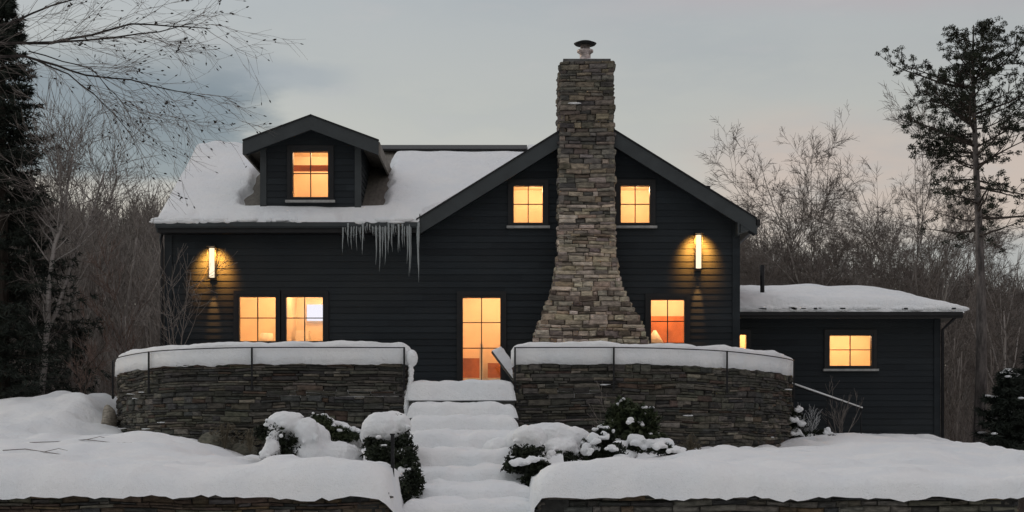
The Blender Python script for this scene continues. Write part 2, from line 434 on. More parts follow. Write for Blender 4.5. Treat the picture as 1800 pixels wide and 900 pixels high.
# ------------------------------------------------------------------ patio + steps
mb = MB(); poly = [(p.x, p.y) for p in PL.p[::2]][::1]+[(.06, 29.1)]+[(p.x, p.y) for p in PR.p[2::2]]+[(4.9, 35.4), (-8.3, 35.4)]
cx, cy = -1., 32.
n = len(poly); mb.add([(cx+(x-cx)*.985, cy+(y-cy)*.985, 1.20) for x, y in poly]+[(cx+(x-cx)*.985, cy+(y-cy)*.985, 1.05) for x, y in poly],
    [tuple(range(n)), tuple(range(2*n-1, n-1, -1))]+[(i, i+n, (i+1) % n+n, (i+1) % n) for i in range(n)])
tag(mb.build('patio', M['snow']), kind='structure')
def pillow(mb, x0, x1, y0, y1, zb, zt, seed, r=.13, res=.05, amp=.02, crown=0.):
    nx_ = max(4, int((x1-x0)/res)); ny_ = max(4, int((y1-y0)/res)); vs = []; top = []
    for i in range(nx_+1):
        for j in range(ny_+1):
            u, v = i/nx_, j/ny_; x = x0+(x1-x0)*u; y = y0+(y1-y0)*v
            e = min(x-x0, x1-x, y-y0); k = math.sqrt(max(0, 1-(1-min(1, max(0, e)/r))**2))
            yy = y+(.13*nz(x, seed, 0, 1.2)+.05*nz(x, seed, 2, 3.5))*(1-v)
            z = zb+(zt-zb)*k+(amp*nz(x, y, seed, 1.8)+amp*.5*nz(x, y, seed, 5)-(.04*sm(.18, .42, nz(x, y, seed+9, 1.9)) if r > .3 else .02*sm(.2, .45, nz(x, y, seed+9, 2.5))))*k+crown*k*math.sin(math.pi*u)
            vs.append((x, yy, z))
    b = len(vs); fs = [(i*(ny_+1)+j, (i+1)*(ny_+1)+j, (i+1)*(ny_+1)+j+1, i*(ny_+1)+j+1) for i in range(nx_) for j in range(ny_)]
    for (x, yy, z) in list(vs): vs.append((x, yy+.0, zb-.012))
    fs += [tuple(reversed([q+b for q in f])) for f in fs]
    mb.add(vs, fs, smooth=True)
steps = thing('stone_steps', (-.9, 25, -1.2), 'flight of broad stone steps buried in snow, rising to the glazed door', 'steps')
treads = [(28.85, 1.33, 1.00), (28.05, .93, .66), (27.15, .66, .37), (26.1, .385, .10), (24.95, .09, -.17), (23.8, -.19, -.42), (22.6, -.44, -.64), (21.4, -.65, -.86), (20.2, -.87, -1.12)]
sn = MB(); rr = random.Random(5)
for k, (y, zt, zb) in enumerate(treads):
    nexty = 30.3 if k == 0 else treads[k-1][0]+.35
    w = k/8
    x0, x1 = -1.93+.38*w, .08+.28*w
    if k >= 3: x1 += .12
    s = MB(); s.box(x0+.03, x1-.03, y+.10, nexty+.1, zb-.34, zb-.014)
    s.build('step', M['slab'], steps)
    if k < 3: pillow(sn, x0, x1, y, nexty, zb, zt, k*3.1, r=(.12, .2, .26)[k], amp=.06, crown=.04)
    else: pillow(sn, x0, x1, y-.08, nexty, zb-.03, zt, k*3.1, r=.31, amp=.07, crown=.03)
for i in range(9):                       # old footprints, softened by later snow, and drifts joining the treads
    pass
o = sn.build('step_snow', M['snow']); tag(o, 'pillows of untrodden snow on each tread of the stone steps', 'snow', kind='stuff')
d = MB()                                 # drift that flows from the right bank over the lower treads
def drift(u, v):
    x = -.35+u*1.15; y = 23+v*4.9
    edge = sm(0, .55, u)*sm(1.0, .9, v)
    z = -.98+(y-20.5)*.205+.10*nz(x, y, 2, 1.2)
    return (x, y, z-.95*(1-edge)+.20*edge*sm(.2, 1, u)-.1)
d.grid(40, 90, drift)
tag(d.build('snow_drift', M['snow']), 'drift of snow spilling from the right bank over the lower steps', 'snow', kind='stuff')

r = random.Random(71); mb = MB()
for pth in (PL, PR):
    for _ in range(9):
        d_ = r.uniform(.2, pth.L-.2); p, _, n_ = pth.at(d_); z = r.choice((r.uniform(.1, .8), r.uniform(.4, 1.5)))
        for k in range(3): mb.ball((p.x+n_.x*.035+r.uniform(-.1, .1), p.y+n_.y*.035, z+r.uniform(-.004, .004)), (r.uniform(.03, .09), .03, r.uniform(.006, .014)), 5)
tag(mb.build('ledge_snow', M['snow']), 'crumbs of snow caught on ledges of the curved stone walls', 'snow', kind='stuff')
# ------------------------------------------------------------------ the house
FY = 33.0
house = thing('house', (-1.2, 33.0, 1.2), 'dark boarded two storey house with stone chimney, lit windows and snow covered roof', 'house')
LAP = .135
def siding(mb, mp, zlo, zhi, xl, xr, openings):
    zs = set(); z = zlo
    k0 = math.floor(zlo/LAP); z = k0*LAP
    while z < zhi: zs.add(round(z, 4)); z += LAP
    zs |= {round(zlo, 4), round(zhi, 4)}
    for o_ in openings: zs |= {round(o_[2], 4), round(o_[3], 4)}
    zs = sorted(q for q in zs if zlo-1e-6 <= q <= zhi+1e-6)
    for a, b in zip(zs, zs[1:]):
        if b-a < 1e-4: continue
        m_ = (a+b)/2; fr0 = (a/LAP) % 1.; 
        if fr0 > .9995: fr0 = 0
        fr1 = fr0+(b-a)/LAP
        oa, ob = .016*(1-fr0), .016*max(0, 1-fr1)
        cuts = sorted((o_[0], o_[1]) for o_ in openings if o_[2] < m_ < o_[3])
        cur_a, cur_b = xl(a), xl(b); segs = []
        for c0, c1 in cuts: segs.append((cur_a, cur_b, c0, c0)); cur_a = cur_b = c1
        segs.append((cur_a, cur_b, xr(a), xr(b)))
        for (a0, b0, a1, b1) in segs:
            if a1-a0 < 1e-3 and b1-b0 < 1e-3: continue
            vs = [mp(a0, oa, a), mp(a1, oa, a), mp(b1, ob, b), mp(b0, ob, b)]; fs = [(0, 1, 2, 3)]
            if fr0 < 1e-3: vs += [mp(a0, 0, a), mp(a1, 0, a)]; fs += [(4, 5, 1, 0)]
            mb.add(vs, fs)
GX, GA, GS = 1.56, 7.02, .62             # gable ridge x, bare ridge height, pitch
def gab(x): return GA-abs(x-GX)*GS
def wing(y): return 4.80+(min(y, 73.2-y)-32.6)*.56
# openings: outer rectangles of the frames (x0, x1, z0, z1)
def op(px0, px1, py0, py1, Y=FY):
    a = W(px0, py0, Y); b = W(px1, py1, Y); return [a.x, b.x, b.z, a.z]
OP = dict(pair_l=op(417, 489, 518, 604), pair_r=op(499, 572, 518, 604), door=op(809, 884, 519, 704), up_l=op(899, 958, 323, 396), up_r=op(1087, 1146, 323, 396), low=op(1140, 1207, 523, 612))
WXL, WXR = -7.22, 4.72
wall = MB(); fp = lambda u, o, z: (u, FY-o, z)
siding(wall, fp, .2, 6.9, lambda z: WXL if z < 4.76 else max(WXL, GX-(GA-.12-z)/GS) if z > 5.0 else (WXL if z < 4.76 else GX-(GA-.12-z)/GS),
       lambda z: min(WXR, GX+(GA-.12-z)/GS), list(OP.values()))
siding(wall, lambda u, o, z: (WXL-o, u, z), .2, 6.95, lambda z: max(FY, 32.6+(z-4.68)/.56), lambda z: min(40.2, 73.2-(32.6+(z-4.68)/.56)), [])
siding(wall, lambda u, o, z: (WXR+o, u, z), .2, 4.95, lambda z: FY, lambda z: 40.2, [])
siding(wall, lambda u, o, z: (u, 40.2+o, z), .2, 4.7, lambda z: WXL, lambda z: WXR, [])
wall.build('wall', M['siding'], house)
t = MB(); t.box(WXL-.045, WXL+.11, FY-.045, FY+.1, .2, 4.72); t.build('corner_board', M['siding'], house)
t = MB(); t.box(WXR-.11, WXR+.045, FY-.045, FY+.1, .2, 4.92); t.build('corner_board', M['siding'], house)

# dormer frame numbers
DX0, DX1, DY = -5.24, -3.19, 33.02
DCX, DRZ, DS = -4.16, 7.00, .375
# roof: one folded sheet with thickness
X0, X1, Y0, Y1 = -7.32, 5.06, 32.60, 40.6
rf = MB()
NX, NY = 178, 100
def roofz(x, y):
    g_ = gab(x); w_ = wing(y) if x < GX else -9
    return max(g_, w_)
def rkeep(u, v):
    x = X0+(X1-X0)*u; y = Y0+(Y1-Y0)*v
    return not (DX0+.04 < x < DX1-.04 and DY+.03 < y < 36.0)
def rfn(dz): return lambda u, v: (X0+(X1-X0)*u, Y0+(Y1-Y0)*v, roofz(X0+(X1-X0)*u, Y0+(Y1-Y0)*v)+dz)
rf.grid(NX, NY, rfn(0), rkeep, False); rf.grid(NX, NY, rfn(-.12), rkeep, False)
rf.build('roof', M['shingle'], house)
# rake boards with soffit
def rake(mb, xa, xb, y0, y1, zf, drop, up=.02):
    N = 2
    vs = []
    for x in (xa, xb):
        z = zf(x)
        for y, zz in ((y0, z-drop), (y0, z+up), (y1, z+up), (y1, z-drop)): vs.append((x, y, zz))
    mb.add(vs, [(0,1,5,4),(1,2,6,5),(2,3,7,6),(3,0,4,7),(0,3,2,1),(4,5,6,7)])
for xa, xb in ((-1.98, GX), (GX, X1)):
    r_ = MB(); rake(r_, xa, xb, Y0-.03, Y0+.02, gab, .30); o = r_.build('rake_board', M['trim'], house)
    r_ = MB(); rake(r_, xa, xb, Y0-.06, Y0+.03, lambda x: gab(x)+.055, .03, 0.0); r_.build('drip_edge', M['black'], o)
    r_ = MB(); rake(r_, xa, xb, Y0+.02, FY+.02, lambda x: gab(x)-.24, .025, 0); r_.build('soffit', M['siding'], house)
r_ = MB(); r_.prism([(Y0-.04, 4.83), (Y0-.04, 4.55), (Y0+.4, 4.55), (Y0+.4, 4.83)], 0, X1-.40, X1-.36); 
r_.prism([(X1-.34, 4.60), (X1+.03, 4.72), (X1+.03, 4.86), (X1-.34, 4.95)], 1, Y0-.02, Y0+.3); r_.build('eave_return', M['trim'], house)
r_ = MB(); r_.box(X1-.02, X1+.07, Y0-.03, Y1, 4.74, 4.87); r_.build('side_gutter', M['black'], house)
# front eave of the wing: fascia, gutter, soffit
e = MB(); e.box(X0, -1.86, Y0+.0, Y0+.03, 4.60, 4.78); e.build('fascia', M['black'], house)
e = MB(); e.prism([(Y0-.12, 4.80), (Y0-.11, 4.72), (Y0-.07, 4.69), (Y0-.003, 4.69), (Y0-.003, 4.80), (Y0-.02, 4.80), (Y0-.02, 4.72), (Y0-.07, 4.72), (Y0-.10, 4.80)], 0, X0-.03, -1.95); e.build('gutter', M['trim'], house)
e = MB(); e.box(X0, -1.86, Y0+.03, FY, 4.60, 4.625); e.build('soffit', M['black'], house)
e = MB(); rk = MB()
rk_pts = [(Y0, wing(Y0)), (36.6, wing(36.6))]
e.prism([(Y0, wing(Y0)-.2), (Y0, wing(Y0)+.02), (36.6, wing(36.6)+.02), (40.6, wing(40.6)+.02), (40.6, wing(40.6)-.2), (36.6, wing(36.6)-.2)], 0, X0-.03, X0-.002); e.build('verge_board', M['trim'], house)
e = MB(); e.tube([(WXL-.1, FY-.02, 4.66), (WXL-.12, FY-.06, 4.5), (WXL-.09, FY-.08, 4.3), (WXL-.09, FY-.08, .3)], .04, 8); e.build('downspout', M['black'], house)
rc = MB(); 
rc.prism([(36.38, wing(36.4)+.10), (36.38, wing(36.4)+.14), (36.6, wing(36.6)+.16), (36.82, wing(36.4)+.14), (36.82, wing(36.4)+.10), (36.6, wing(36.6)+.09)], 0, -3.05, .35); rc.build('ridge_cap', M['black'], house)

# dormer
dm = MB()
DO = op(511, 581, 263, 351, DY)
def dtop(x): return DRZ-abs(x-DCX)*DS
dc0 = (DX0+DX1)/2
siding(dm, lambda u, o, z: (u, DY-o, z), 4.98, 6.93, lambda z: max(DX0, DCX-(DRZ-.10-z)/DS), lambda z: min(DX1, DCX+(DRZ-.10-z)/DS), [DO])
for sx, q in ((DX0, -1), (DX1, 1)):
    siding(dm, lambda u, o, z: (sx+q*o, u, z), 4.98, 6.55, lambda z: DY, lambda z: 36.3, [])
dorm = dm.build('dormer', M['siding'], house)
b = MB(); b.box(DX0-.03, DX0+.10, DY-.035, DY+.05, 4.98, 6.50); b.box(DX1-.10, DX1+.03, DY-.035, DY+.05, 4.98, 6.50); b.box(DX0-.05, DX1+.05, DY-.05, DY+.05, 4.93, 4.99); b.build('corner_trim', M['trim'], dorm)
DE0, DE1, DFY = -5.56, -2.76, 32.62
b = MB()
for xa, xb in ((DE0, DCX), (DCX, DE1)):
    for dz in (0, -.1): 
        za, zb_ = dtop(xa)+dz, dtop(xb)+dz
        b.add([(xa, DFY, za), (xb, DFY, zb_), (xb, 36.6, zb_), (xa, 36.6, za)], [(0, 1, 2, 3)])
for xe in (DE0, DE1): b.box(xe-.02, xe+.02, DFY+.03, 36.2, dtop(xe)-.24, dtop(xe)+.01)
b.build('dormer_roof', M['shingle'], dorm)
for xa, xb in ((DE0, DCX), (DCX, DE1)):
    b = MB(); rake(b, xa, xb, DFY-.03, DFY+.02, dtop, .27); o = b.build('dormer_rake', M['trim'], dorm)
    b = MB(); rake(b, xa-.01, xb+.01, DFY-.055, DFY+.03, lambda x: dtop(x)+.05, .028, 0); b.build('dormer_drip_edge', M['black'], dorm)
    b = MB(); rake(b, xa, xb, DFY+.02, DY, lambda x: dtop(x)-.19, .02, 0); b.build('dormer_soffit', M['siding'], dorm)

# windows with rooms behind them
def light(name, typ, loc, energy, color, parent=None, **kw):
    l = bpy.data.lights.new(name, typ); l.energy = energy; l.color = color
    for k, v in kw.items(): setattr(l, k, v)
    o = bpy.data.objects.new(name, l); col.objects.link(o); o.location = Vector(loc)-(origin(parent) if parent else Vector((0,0,0)))
    if parent: o.parent = parent
    return o
def window(rect, y, cols, bars, parent, fw=.05, sill=None, name='window', rm=(.5, .5, .35, .35, 1.7), power=34, frame='black', label=None, door=False):
    x0, x1, z0, z1 = rect; f = MB(); yo = y-.045; yi = y+.10
    f.box(x0, x0+fw, yo, yi, z0, z1); f.box(x1-fw, x1, yo, yi, z0, z1); f.box(x0+fw, x1-fw, yo, yi, z1-fw, z1); f.box(x0+fw, x1-fw, yo, yi, z0, z0+fw)
    f.box(x0-.07, x0+.0, y-.055, y-.001, z0-.02, z1+.08); f.box(x1, x1+.07, y-.055, y-.001, z0-.02, z1+.08); f.box(x0, x1, y-.055, y-.001, z1, z1+.08)
    w = f.build(name, M[frame], parent)
    if label: w['label'] = label
    mu = MB(); xa, xb, za, zb = x0+fw, x1-fw, z0+fw, z1-fw
    for i in range(1, cols): xm = xa+(xb-xa)*i/cols; mu.box(xm-.010, xm+.010, y-.005, y+.03, za, zb)
    for bz in bars: mu.box(xa, xb, y-.003, y+.028, bz-.009, bz+.009)
    mu.build('muntins', M['redbrown'], w)
    gl = MB(); gl.box(xa, xb, y+.010, y+.016, za, zb); gl.build('pane', M['glass'], w)
    if sill: s = MB(); s.box(x0-.10, x1+.10, y-.12, y-.002, z0-.07, z0-.022); s.build('sill', M['sill'], w)
    a, b_, dn, up, dp = rm
    r = MB(); X0_, X1_, Z0_, Z1_, D = x0-a, x1+b_, z0-dn, z1+up, dp; yb = y+.11
    r.add([(X0_, yb, Z0_), (X1_, yb, Z0_), (X1_, yb, Z1_), (X0_, yb, Z1_), (X0_, yb+D, Z0_), (X1_, yb+D, Z0_), (X1_, yb+D, Z1_), (X0_, yb+D, Z1_),
           (x0, yb, z0), (x1, yb, z0), (x1, yb, z1), (x0, yb, z1)],
          [(4,5,6,7),(0,4,7,3),(1,2,6,5),(3,7,6,2),(0,8,9,1),(1,9,10,2),(2,10,11,3),(3,11,8,0),(0,1,5,4)])
    room = r.build('room', M['plaster'], w)
    light('room_light', 'POINT', ((x0+x1)/2+.1, yb+D*.45, Z1_-.12), power*1.15, (1., .61, .345), w, shadow_soft_size=.06)
    return w, (X0_, X1_, Z0_, Z1_, yb, D)
zpx = lambda py, Y=FY: (800-py)*Y/F
w1, r1 = window(OP['pair_l'], FY, 2, [zpx(559)], house, power=42, rm=(.8, .03, .6, .5, 2.0), label='left window of the lower pair, a pale lampshade behind its glass')
w2, r2 = window(OP['pair_r'], FY, 2, [zpx(559)], house, power=40, rm=(.03, .8, .6, .5, 2.0), label='right window of the lower pair, a glowing panel standing for a whitish reflection in its upper corner')
c = MB(); c.box(OP['pair_l'][1], OP['pair_r'][0], FY-.05, FY+.10, OP['pair_l'][2], OP['pair_l'][3]+.08); c.build('mullion', M['redbrown'], w1)
c = MB(); c.lathe((W(470, 590, 34.3).x, 34.2, 2.30), [(.20, 0), (.13, .34)], 20); c.build('lampshade', M['linen'], w1)
c = MB(); c.box(r2[0]+.08, r2[0]+.36, 34.4, 34.8, r2[2], 2.72); c.build('armchair', M['linen'], w2)
c = MB(); c.box(-4.55, -4.05, 34.98, 35.02, 2.98, 3.34); c.build('reflection_panel', M['panel'], w2)  # glowing sheet painted in as the pane's bluish-white reflection, not a real fitting
wd, rd = window(OP['door'], FY, 2, [zpx(567), zpx(612)], house, name='door', power=48, rm=(.5, .5, .0, .35, 2.2), fw=.055, label='tall glazed door with six lit panes, open to the snowy patio')
c = MB(); c.box(rd[0]+.05, rd[0]+.92, 34.5, 35.2, 1.2, 2.12); c.box(rd[0]+1.05, rd[1]-.05, 34.6, 35.2, 1.2, 2.02); c.build('cabinet', M['cabinet'], wd)
c = MB(); c.box(-.70, -.62, 34.0, 34.08, 1.2, 2.4); c.build('white_post', M['linen'], wd)
c = MB(); c.box(rd[0], rd[1], 33.9, 33.93, 1.62, 1.66); c.build('hand_rail', M['linen'], wd)
wu, ru = window(OP['up_l'], FY, 2, [zpx(359)], house, sill=1, power=19, rm=(.3, .08, .2, .10, 1.3), label='small upper window left of the stone chimney')
wv, rv = window(OP['up_r'], FY, 2, [zpx(359)], house, sill=1, power=19, rm=(.08, .3, .2, .10, 1.3), label='small upper window right of the stone chimney')
wlw, rl = window(OP['low'], FY, 2, [zpx(565), zpx(603)], house, power=40, rm=(.4, .5, .6, .4, 1.8), label='lower right window with orange panelling behind its glass')
c = MB(); c.box(rl[0]+.02, rl[1]-.02, rl[4]+1.5, rl[4]+1.6, rl[2], zpx(548)+.05); c.build('panelling', M['cabinet'], wlw)
c = MB(); c.lathe((rl[0]+.62, 34.0, 2.35), [(.24, 0), (.03, .34)], 20); c.build('lampshade', M['linen'], wlw)
wdm, rdm = window(DO, DY, 2, [zpx(305, DY)], house, sill=1, power=24, rm=(.3, .3, .12, .16, 1.5), label='dormer window with orange beam behind its upper panes')
c = MB(); c.box(rdm[0], rdm[1], 33.6, 33.7, zpx(291), zpx(281)); c.build('beam', M['cabinet'], wdm)

def curtain(win, x0, x1, y, z0, z1, mat='linen'):
    c_ = MB(); n_ = max(12, int((x1-x0)/.012))
    c_.grid(n_, 4, lambda u, v: (x0+(x1-x0)*u, y+.022*math.sin(u*(x1-x0)*75)+.01*math.sin(u*31), z0+(z1-z0)*v))
    c_.build('curtain', M[mat], win)
# wall lamps
def wall_lamp(px, py0, py1, label):
    a = W(px, py0, 32.9); b_ = W(px, py1, 32.9); x = a.x
    m_ = MB(); m_.box(x-.07, x+.07, FY-.055, FY-.026, b_.z-.02, a.z+.03); lp = m_.build('wall_lamp', M['iron'], house); lp['label'] = label
    h_ = MB(); h_.box(x-.085, x+.085, FY-.36, FY-.055, a.z, a.z+.03)
    for q in (-.08, .072): h_.box(x+q, x+q+.008, FY-.24, FY-.232, b_.z, a.z)
    h_.box(x-.085, x+.085, FY-.25, FY-.19, b_.z-.012, b_.z); h_.build('lamp_cage', M['iron'], lp)
    g_ = MB(); g_.lathe((x, FY-.20, b_.z+.02), [(.055, 0), (.055, a.z-b_.z-.04)], 14); g_.build('lamp_tube', M['tube'], lp)
    l = light('lamp_glow', 'SPOT', (x, FY-.31, a.z-.09), 900, (1., .40, .06), lp, spot_size=R(96), spot_blend=.95, shadow_soft_size=.10)
    l.rotation_euler = (R(55), 0, 0)
    l = light('lamp_beam', 'SPOT', (x, FY-.17, b_.z-.03), 130, (1., .45, .12), lp, spot_size=R(24), spot_blend=.9, shadow_soft_size=.03)
    l.rotation_euler = (R(14), 0, 0)
wall_lamp(374, 436, 490, 'tall slim wall lamp glowing orange near the left corner')
wall_lamp(1227, 413, 474, 'tall slim wall lamp glowing orange near the right corner')

# chimney
ch = MB(); r = random.Random(77)
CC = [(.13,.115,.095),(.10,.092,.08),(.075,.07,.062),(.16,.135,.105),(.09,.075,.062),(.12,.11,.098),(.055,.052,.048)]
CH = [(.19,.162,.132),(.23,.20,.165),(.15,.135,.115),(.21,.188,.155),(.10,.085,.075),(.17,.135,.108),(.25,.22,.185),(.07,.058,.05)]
CT = 8.12
cprof = [(1.2, 935, 1142, .95), (2.35, 939, 1139, .92), (2.55, 944, 1134, .90), (2.9, 955, 1118, .82), (3.3, 968, 1100, .72), (3.75, 978, 1087, .62), (4.2, 982, 1082, .58), (6.2, 983, 1080, .56), (8.2, 986, 1078, .55)]
def cp(z):
    for a, b_ in zip(cprof, cprof[1:]):
        if z <= b_[0]: f = (z-a[0])/(b_[0]-a[0]); break
    else: a, b_, f = cprof[-2], cprof[-1], 1
    k = [a[i]+(b_[i]-a[i])*f for i in range(1, 4)]
    Y = FY-k[2]; return (k[0]-900)*Y/F, (k[1]-900)*Y/F, Y
core = MB(); N = 30; vs = []
for i in range(N+1):
    z = 1.0+(CT-.03-1.0)*i/N; a, b_, Y = cp(z); i_ = .05
    vs += [(a+i_, Y+i_, z), (b_-i_, Y+i_, z), (b_-i_, 34.2, z), (a+i_, 34.2, z)]
core.add(vs, [(i*4+j, i*4+(j+1) % 4, (i+1)*4+(j+1) % 4, (i+1)*4+j) for i in range(N) for j in range(4)]+[(N*4, N*4+1, N*4+2, N*4+3)])
z = 1.1
while z < CT-.02:
    h = r.uniform(.035, .12) if z > 4.2 else r.uniform(.045, .13)
    if z+h > CT-.05: h = CT-z
    a, b_, Y = cp(z+h/2)
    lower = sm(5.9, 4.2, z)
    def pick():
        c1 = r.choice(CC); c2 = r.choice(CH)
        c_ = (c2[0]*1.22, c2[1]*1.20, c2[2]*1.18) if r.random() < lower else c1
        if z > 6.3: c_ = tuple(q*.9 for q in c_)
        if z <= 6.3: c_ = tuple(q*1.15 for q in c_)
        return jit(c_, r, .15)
    def run(p, q, nrm):
        L = (q-p).length; tt = (q-p)/L; s = 0
        while s < L-.01:
            l = r.uniform(.09, .42)
            if L-s-l < .1: l = L-s
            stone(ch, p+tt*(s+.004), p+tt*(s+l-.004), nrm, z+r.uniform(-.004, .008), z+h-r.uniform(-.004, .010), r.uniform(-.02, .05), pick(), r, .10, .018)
            s += l
    run(Vector((a, Y)), Vector((b_, Y)), Vector((0, -1)))
    run(Vector((a, 34.1)), Vector((a, Y)), Vector((-1, 0))); run(Vector((b_, Y)), Vector((b_, 34.1)), Vector((1, 0)))
    if z > 6: run(Vector((b_, 34.1)), Vector((a, 34.1)), Vector((0, 1)))
    z += h
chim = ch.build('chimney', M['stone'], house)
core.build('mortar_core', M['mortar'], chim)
a, b_, Y = cp(8.1)
t = MB(); t.box(a+.05, b_-.05, Y+.05, 34.05, CT-.01, CT+.05); t.build('crown_slab', M['slab'], chim)
cxm = W(1029, 0, 32.9).x
t = MB(); t.lathe((cxm, 33.0, CT+.05), [(.15, 0), (.14, .10), (.115, .13), (.115, .22), (.17, .26), (.17, .30), (.10, .33), (.10, .44)], 20); t.build('flue', M['steel'], chim)
t = MB(); t.lathe((cxm, 33.0, CT+.46), [(.21, 0), (.24, .03), (.13, .075), (.02, .085)], 20); t.build('chimney_cap', M['iron'], chim)
for q in (0, 1, 2):
    pass
t = MB(); t.tube([(W(1243, 0, 34).x, 34.0, 5.2), (W(1243, 0, 34).x, 34.0, 5.78)], .045, 10); t.tube([(W(1243, 0, 34).x, 34.0, 5.74), (W(1243, 0, 34).x, 34.0, 5.80)], .07, 10); t.build('vent_pipe', M['iron'], house)
# small ledge snow on the chimney
t = MB(); t.ball((W(1010, 182, 32.45).x, 32.43, W(1010, 182, 32.45).z), (.14, .05, .02), 8); t.ball((cxm+.12, 32.75, CT+.055), (.32, .2, .04), 8)
tag(t.build('chimney_snow', M['snow']), 'thin patches of snow on the chimney top and a ledge', 'snow', kind='stuff')

# snow on the roofs
def roof_snow():
    g_ = MB(); nx_, ny_ = 260, 170
    def th(x, y):
        e = min((y-(Y0-.07))/.22, (x-(X0-.04))/.15, (X1+.0-x)/.15) if x < -1.9 else min((y-(Y0+.06))/.15, (X1-x)/.15)
        k = math.sqrt(max(0, 1-(1-max(0, min(1, e)))**2))
        h = .19+.03*nz(x, y, 0, .8)+.02*nz(x, y, 4, 2.5)
        if x > -1.9: h = h*.45 if x > GX-3.4 and gab(x) > wing(y)-.05 else h
        if -3.05 < x < .35: h -= .12*sm(.5, .1, abs(y-36.6))
        elif x < -3.05: h += (.05+.08*nz(x, 3, 3, 3.))*sm(.7, .1, abs(y-36.6))
        # melted bare strips beside the dormer cheeks
        for xc in (DX0-.17, DX1+.2):
            dd = abs(x-xc+.04*nz(y, xc, 2, 2.))
            h -= .30*sm(.42, .12, dd+.1*nz(x, y, 8, 2.5))*sm(33.05, 33.35, y)
        # ragged melt at the eave
        if x < -1.9: h *= 1-.75*sm(.40, .1, y-Y0)*sm(-.1, .35, nz(x, 7, 1, 1.9)) 
        return max(-.03, h*k-.012)
    def fn(u, v):
        x = X0-.04+(X1-X0+.04)*u; y = Y0-.07+(Y1-Y0+.07)*v
        return (x, y, roofz(x, max(y, Y0))+th(x, y)-.03*(y < Y0-.05))
    def kp(u, v):
        x = X0-.04+(X1-X0+.04)*u; y = Y0-.07+(Y1-Y0+.07)*v
        if x > -1.9 and y < Y0+.03: return False
        if a < x < b_ and y < 34.1: return False
        return not (DX0-.02 < x < DX1+.02 and DY-.03 < y < 36.0)
    g_.grid(nx_, ny_, fn, kp)
    # skirt along the eave
    g_.grid(200, 2, lambda u, v: (X0-.04+(-1.9-X0+.04)*u, Y0-.07+.035*v, (roofz(X0, Y0)+th(X0-.04+(-1.9-X0+.04)*u, Y0-.07)-.03)-.035*v*(1+.8*nz(u*14, 1, 1, 1))))
    # lumps creeping over the gutter
    rr = random.Random(4)
    for i in range(46):
        x = rr.uniform(X0, -2.0) if i > 26 else rr.uniform(X0, -4.6)
        g_.ball((x, Y0-.08+rr.uniform(-.02, .02), 4.83+rr.uniform(-.03, .03)), (rr.uniform(.06, .22), .07, rr.uniform(.03, .065)), 7)
    return tag(g_.build('roof_snow', M['snow']), 'deep smooth snow lying on the main roof slopes of the dark house', 'snow', kind='stuff')
roof_snow()
g_ = MB()
for xa, xb in ((DE0+.03, DCX), (DCX, DE1-.03)):
    g_.grid(20, 40, lambda u, v: (xa+(xb-xa)*u, DFY+.12+3.2*v, dtop(xa+(xb-xa)*u)+.012+.075*math.sqrt(min(1, v*8))*min(1, (u if xa < DCX-.5 else 1-u)*6+.1)*(1+.4*nz(u*4, v*6))))
tag(g_.build('dormer_snow', M['snow']), 'thin snow on the little dormer roof', 'snow', kind='stuff')

# icicles
r = random.Random(9)
def icicle_mb(L, w, r):
    mb_ = MB(); n_ = 9; pts = []; rd_ = []
    ph = r.uniform(0, 6)
    for i in range(n_+1):
        t_ = i/n_; pts.append((.012*math.sin(ph+t_*5)*t_, .01*math.cos(ph+t_*4)*t_, -L*t_)); rd_.append(max(.0015, w*(1-t_)**.8*(1+.15*math.sin(ph+t_*17))))
    mb_.tube(pts, rd_, 7); return mb_
protos = [icicle_mb(L, w, r).build('icicle', M['ice']) for L, w in ((.30, .018), (.45, .020), (.62, .023), (.78, .026))]
used = set()
def put(i, x, z, sc_, y, label, grp):
    o_ = protos[i] if i not in used else protos[i].copy()
    if i in used: col.objects.link(o_)
    used.add(i); o_.location = (x, y, z); o_.scale = (1, 1, sc_); tag(o_, label, 'icicle', grp)
xs = [604+3.3*i+r.uniform(-1.6, 1.6) for i in range(37)]
for i, px in enumerate(xs):
    prof = .35+.75*abs(math.sin((px-600)*.062+.4))*(1.1-.3*abs((px-665)/65))
    L = prof*r.choice((.35, .6, .8, .95, 1.1))*r.uniform(.8, 1.1)
    k = 0 if L < .4 else 1 if L < .6 else 2 if L < .8 else 3
    nat = (.30, .45, .62, .78)[k]
    put(k, (px-900)*32.5/F, 4.76+r.uniform(0, .02), max(.5, L/nat*.95), 32.5+r.uniform(-.03, .04), 'thin white icicle in the fringe hanging from the gutter left of the gable', 'icicles fringing the gutter')
lg = icicle_mb(1.24, .040, r); 
o_ = lg.build('icicle', M['ice']); o_.location = ((735-900)*32.5/F, 32.52, 4.80); tag(o_, 'longest icicle, a single straight one hanging apart at the gable foot', 'icicle')

# ------------------------------------------------------------------ outbuilding
SY = 35.0
ob = thing('outbuilding', (7.2, SY, .2), 'low dark boarded outbuilding right of the house with a snowy roof and one lit window', 'outbuilding')
SX0, SX1 = 4.95, 9.46
wb = MB(); SO = op(1454, 1535, 586, 647, SY); SO2 = op(1297, 1314, 586, 640, SY)
siding(wb, lambda u, o, z: (u, SY-o, z), -.4, 3.1, lambda z: SX0, lambda z: SX1, [SO, SO2])
siding(wb, lambda u, o, z: (SX1+o, u, z), -.4, 3.1, lambda z: SY, lambda z: 42.8, [])
siding(wb, lambda u, o, z: (SX0-o, u, z), -.4, 3.1, lambda z: SY, lambda z: 42.8, [])
wb.build('wall', M['siding'], ob)
t = MB(); t.box(SX1-.1, SX1+.04, SY-.04, SY+.1, -.4, 3.02); t.build('corner_board', M['siding'], ob)
t = MB(); RX0, RX1 = 4.80, 9.82; ry = 39.0
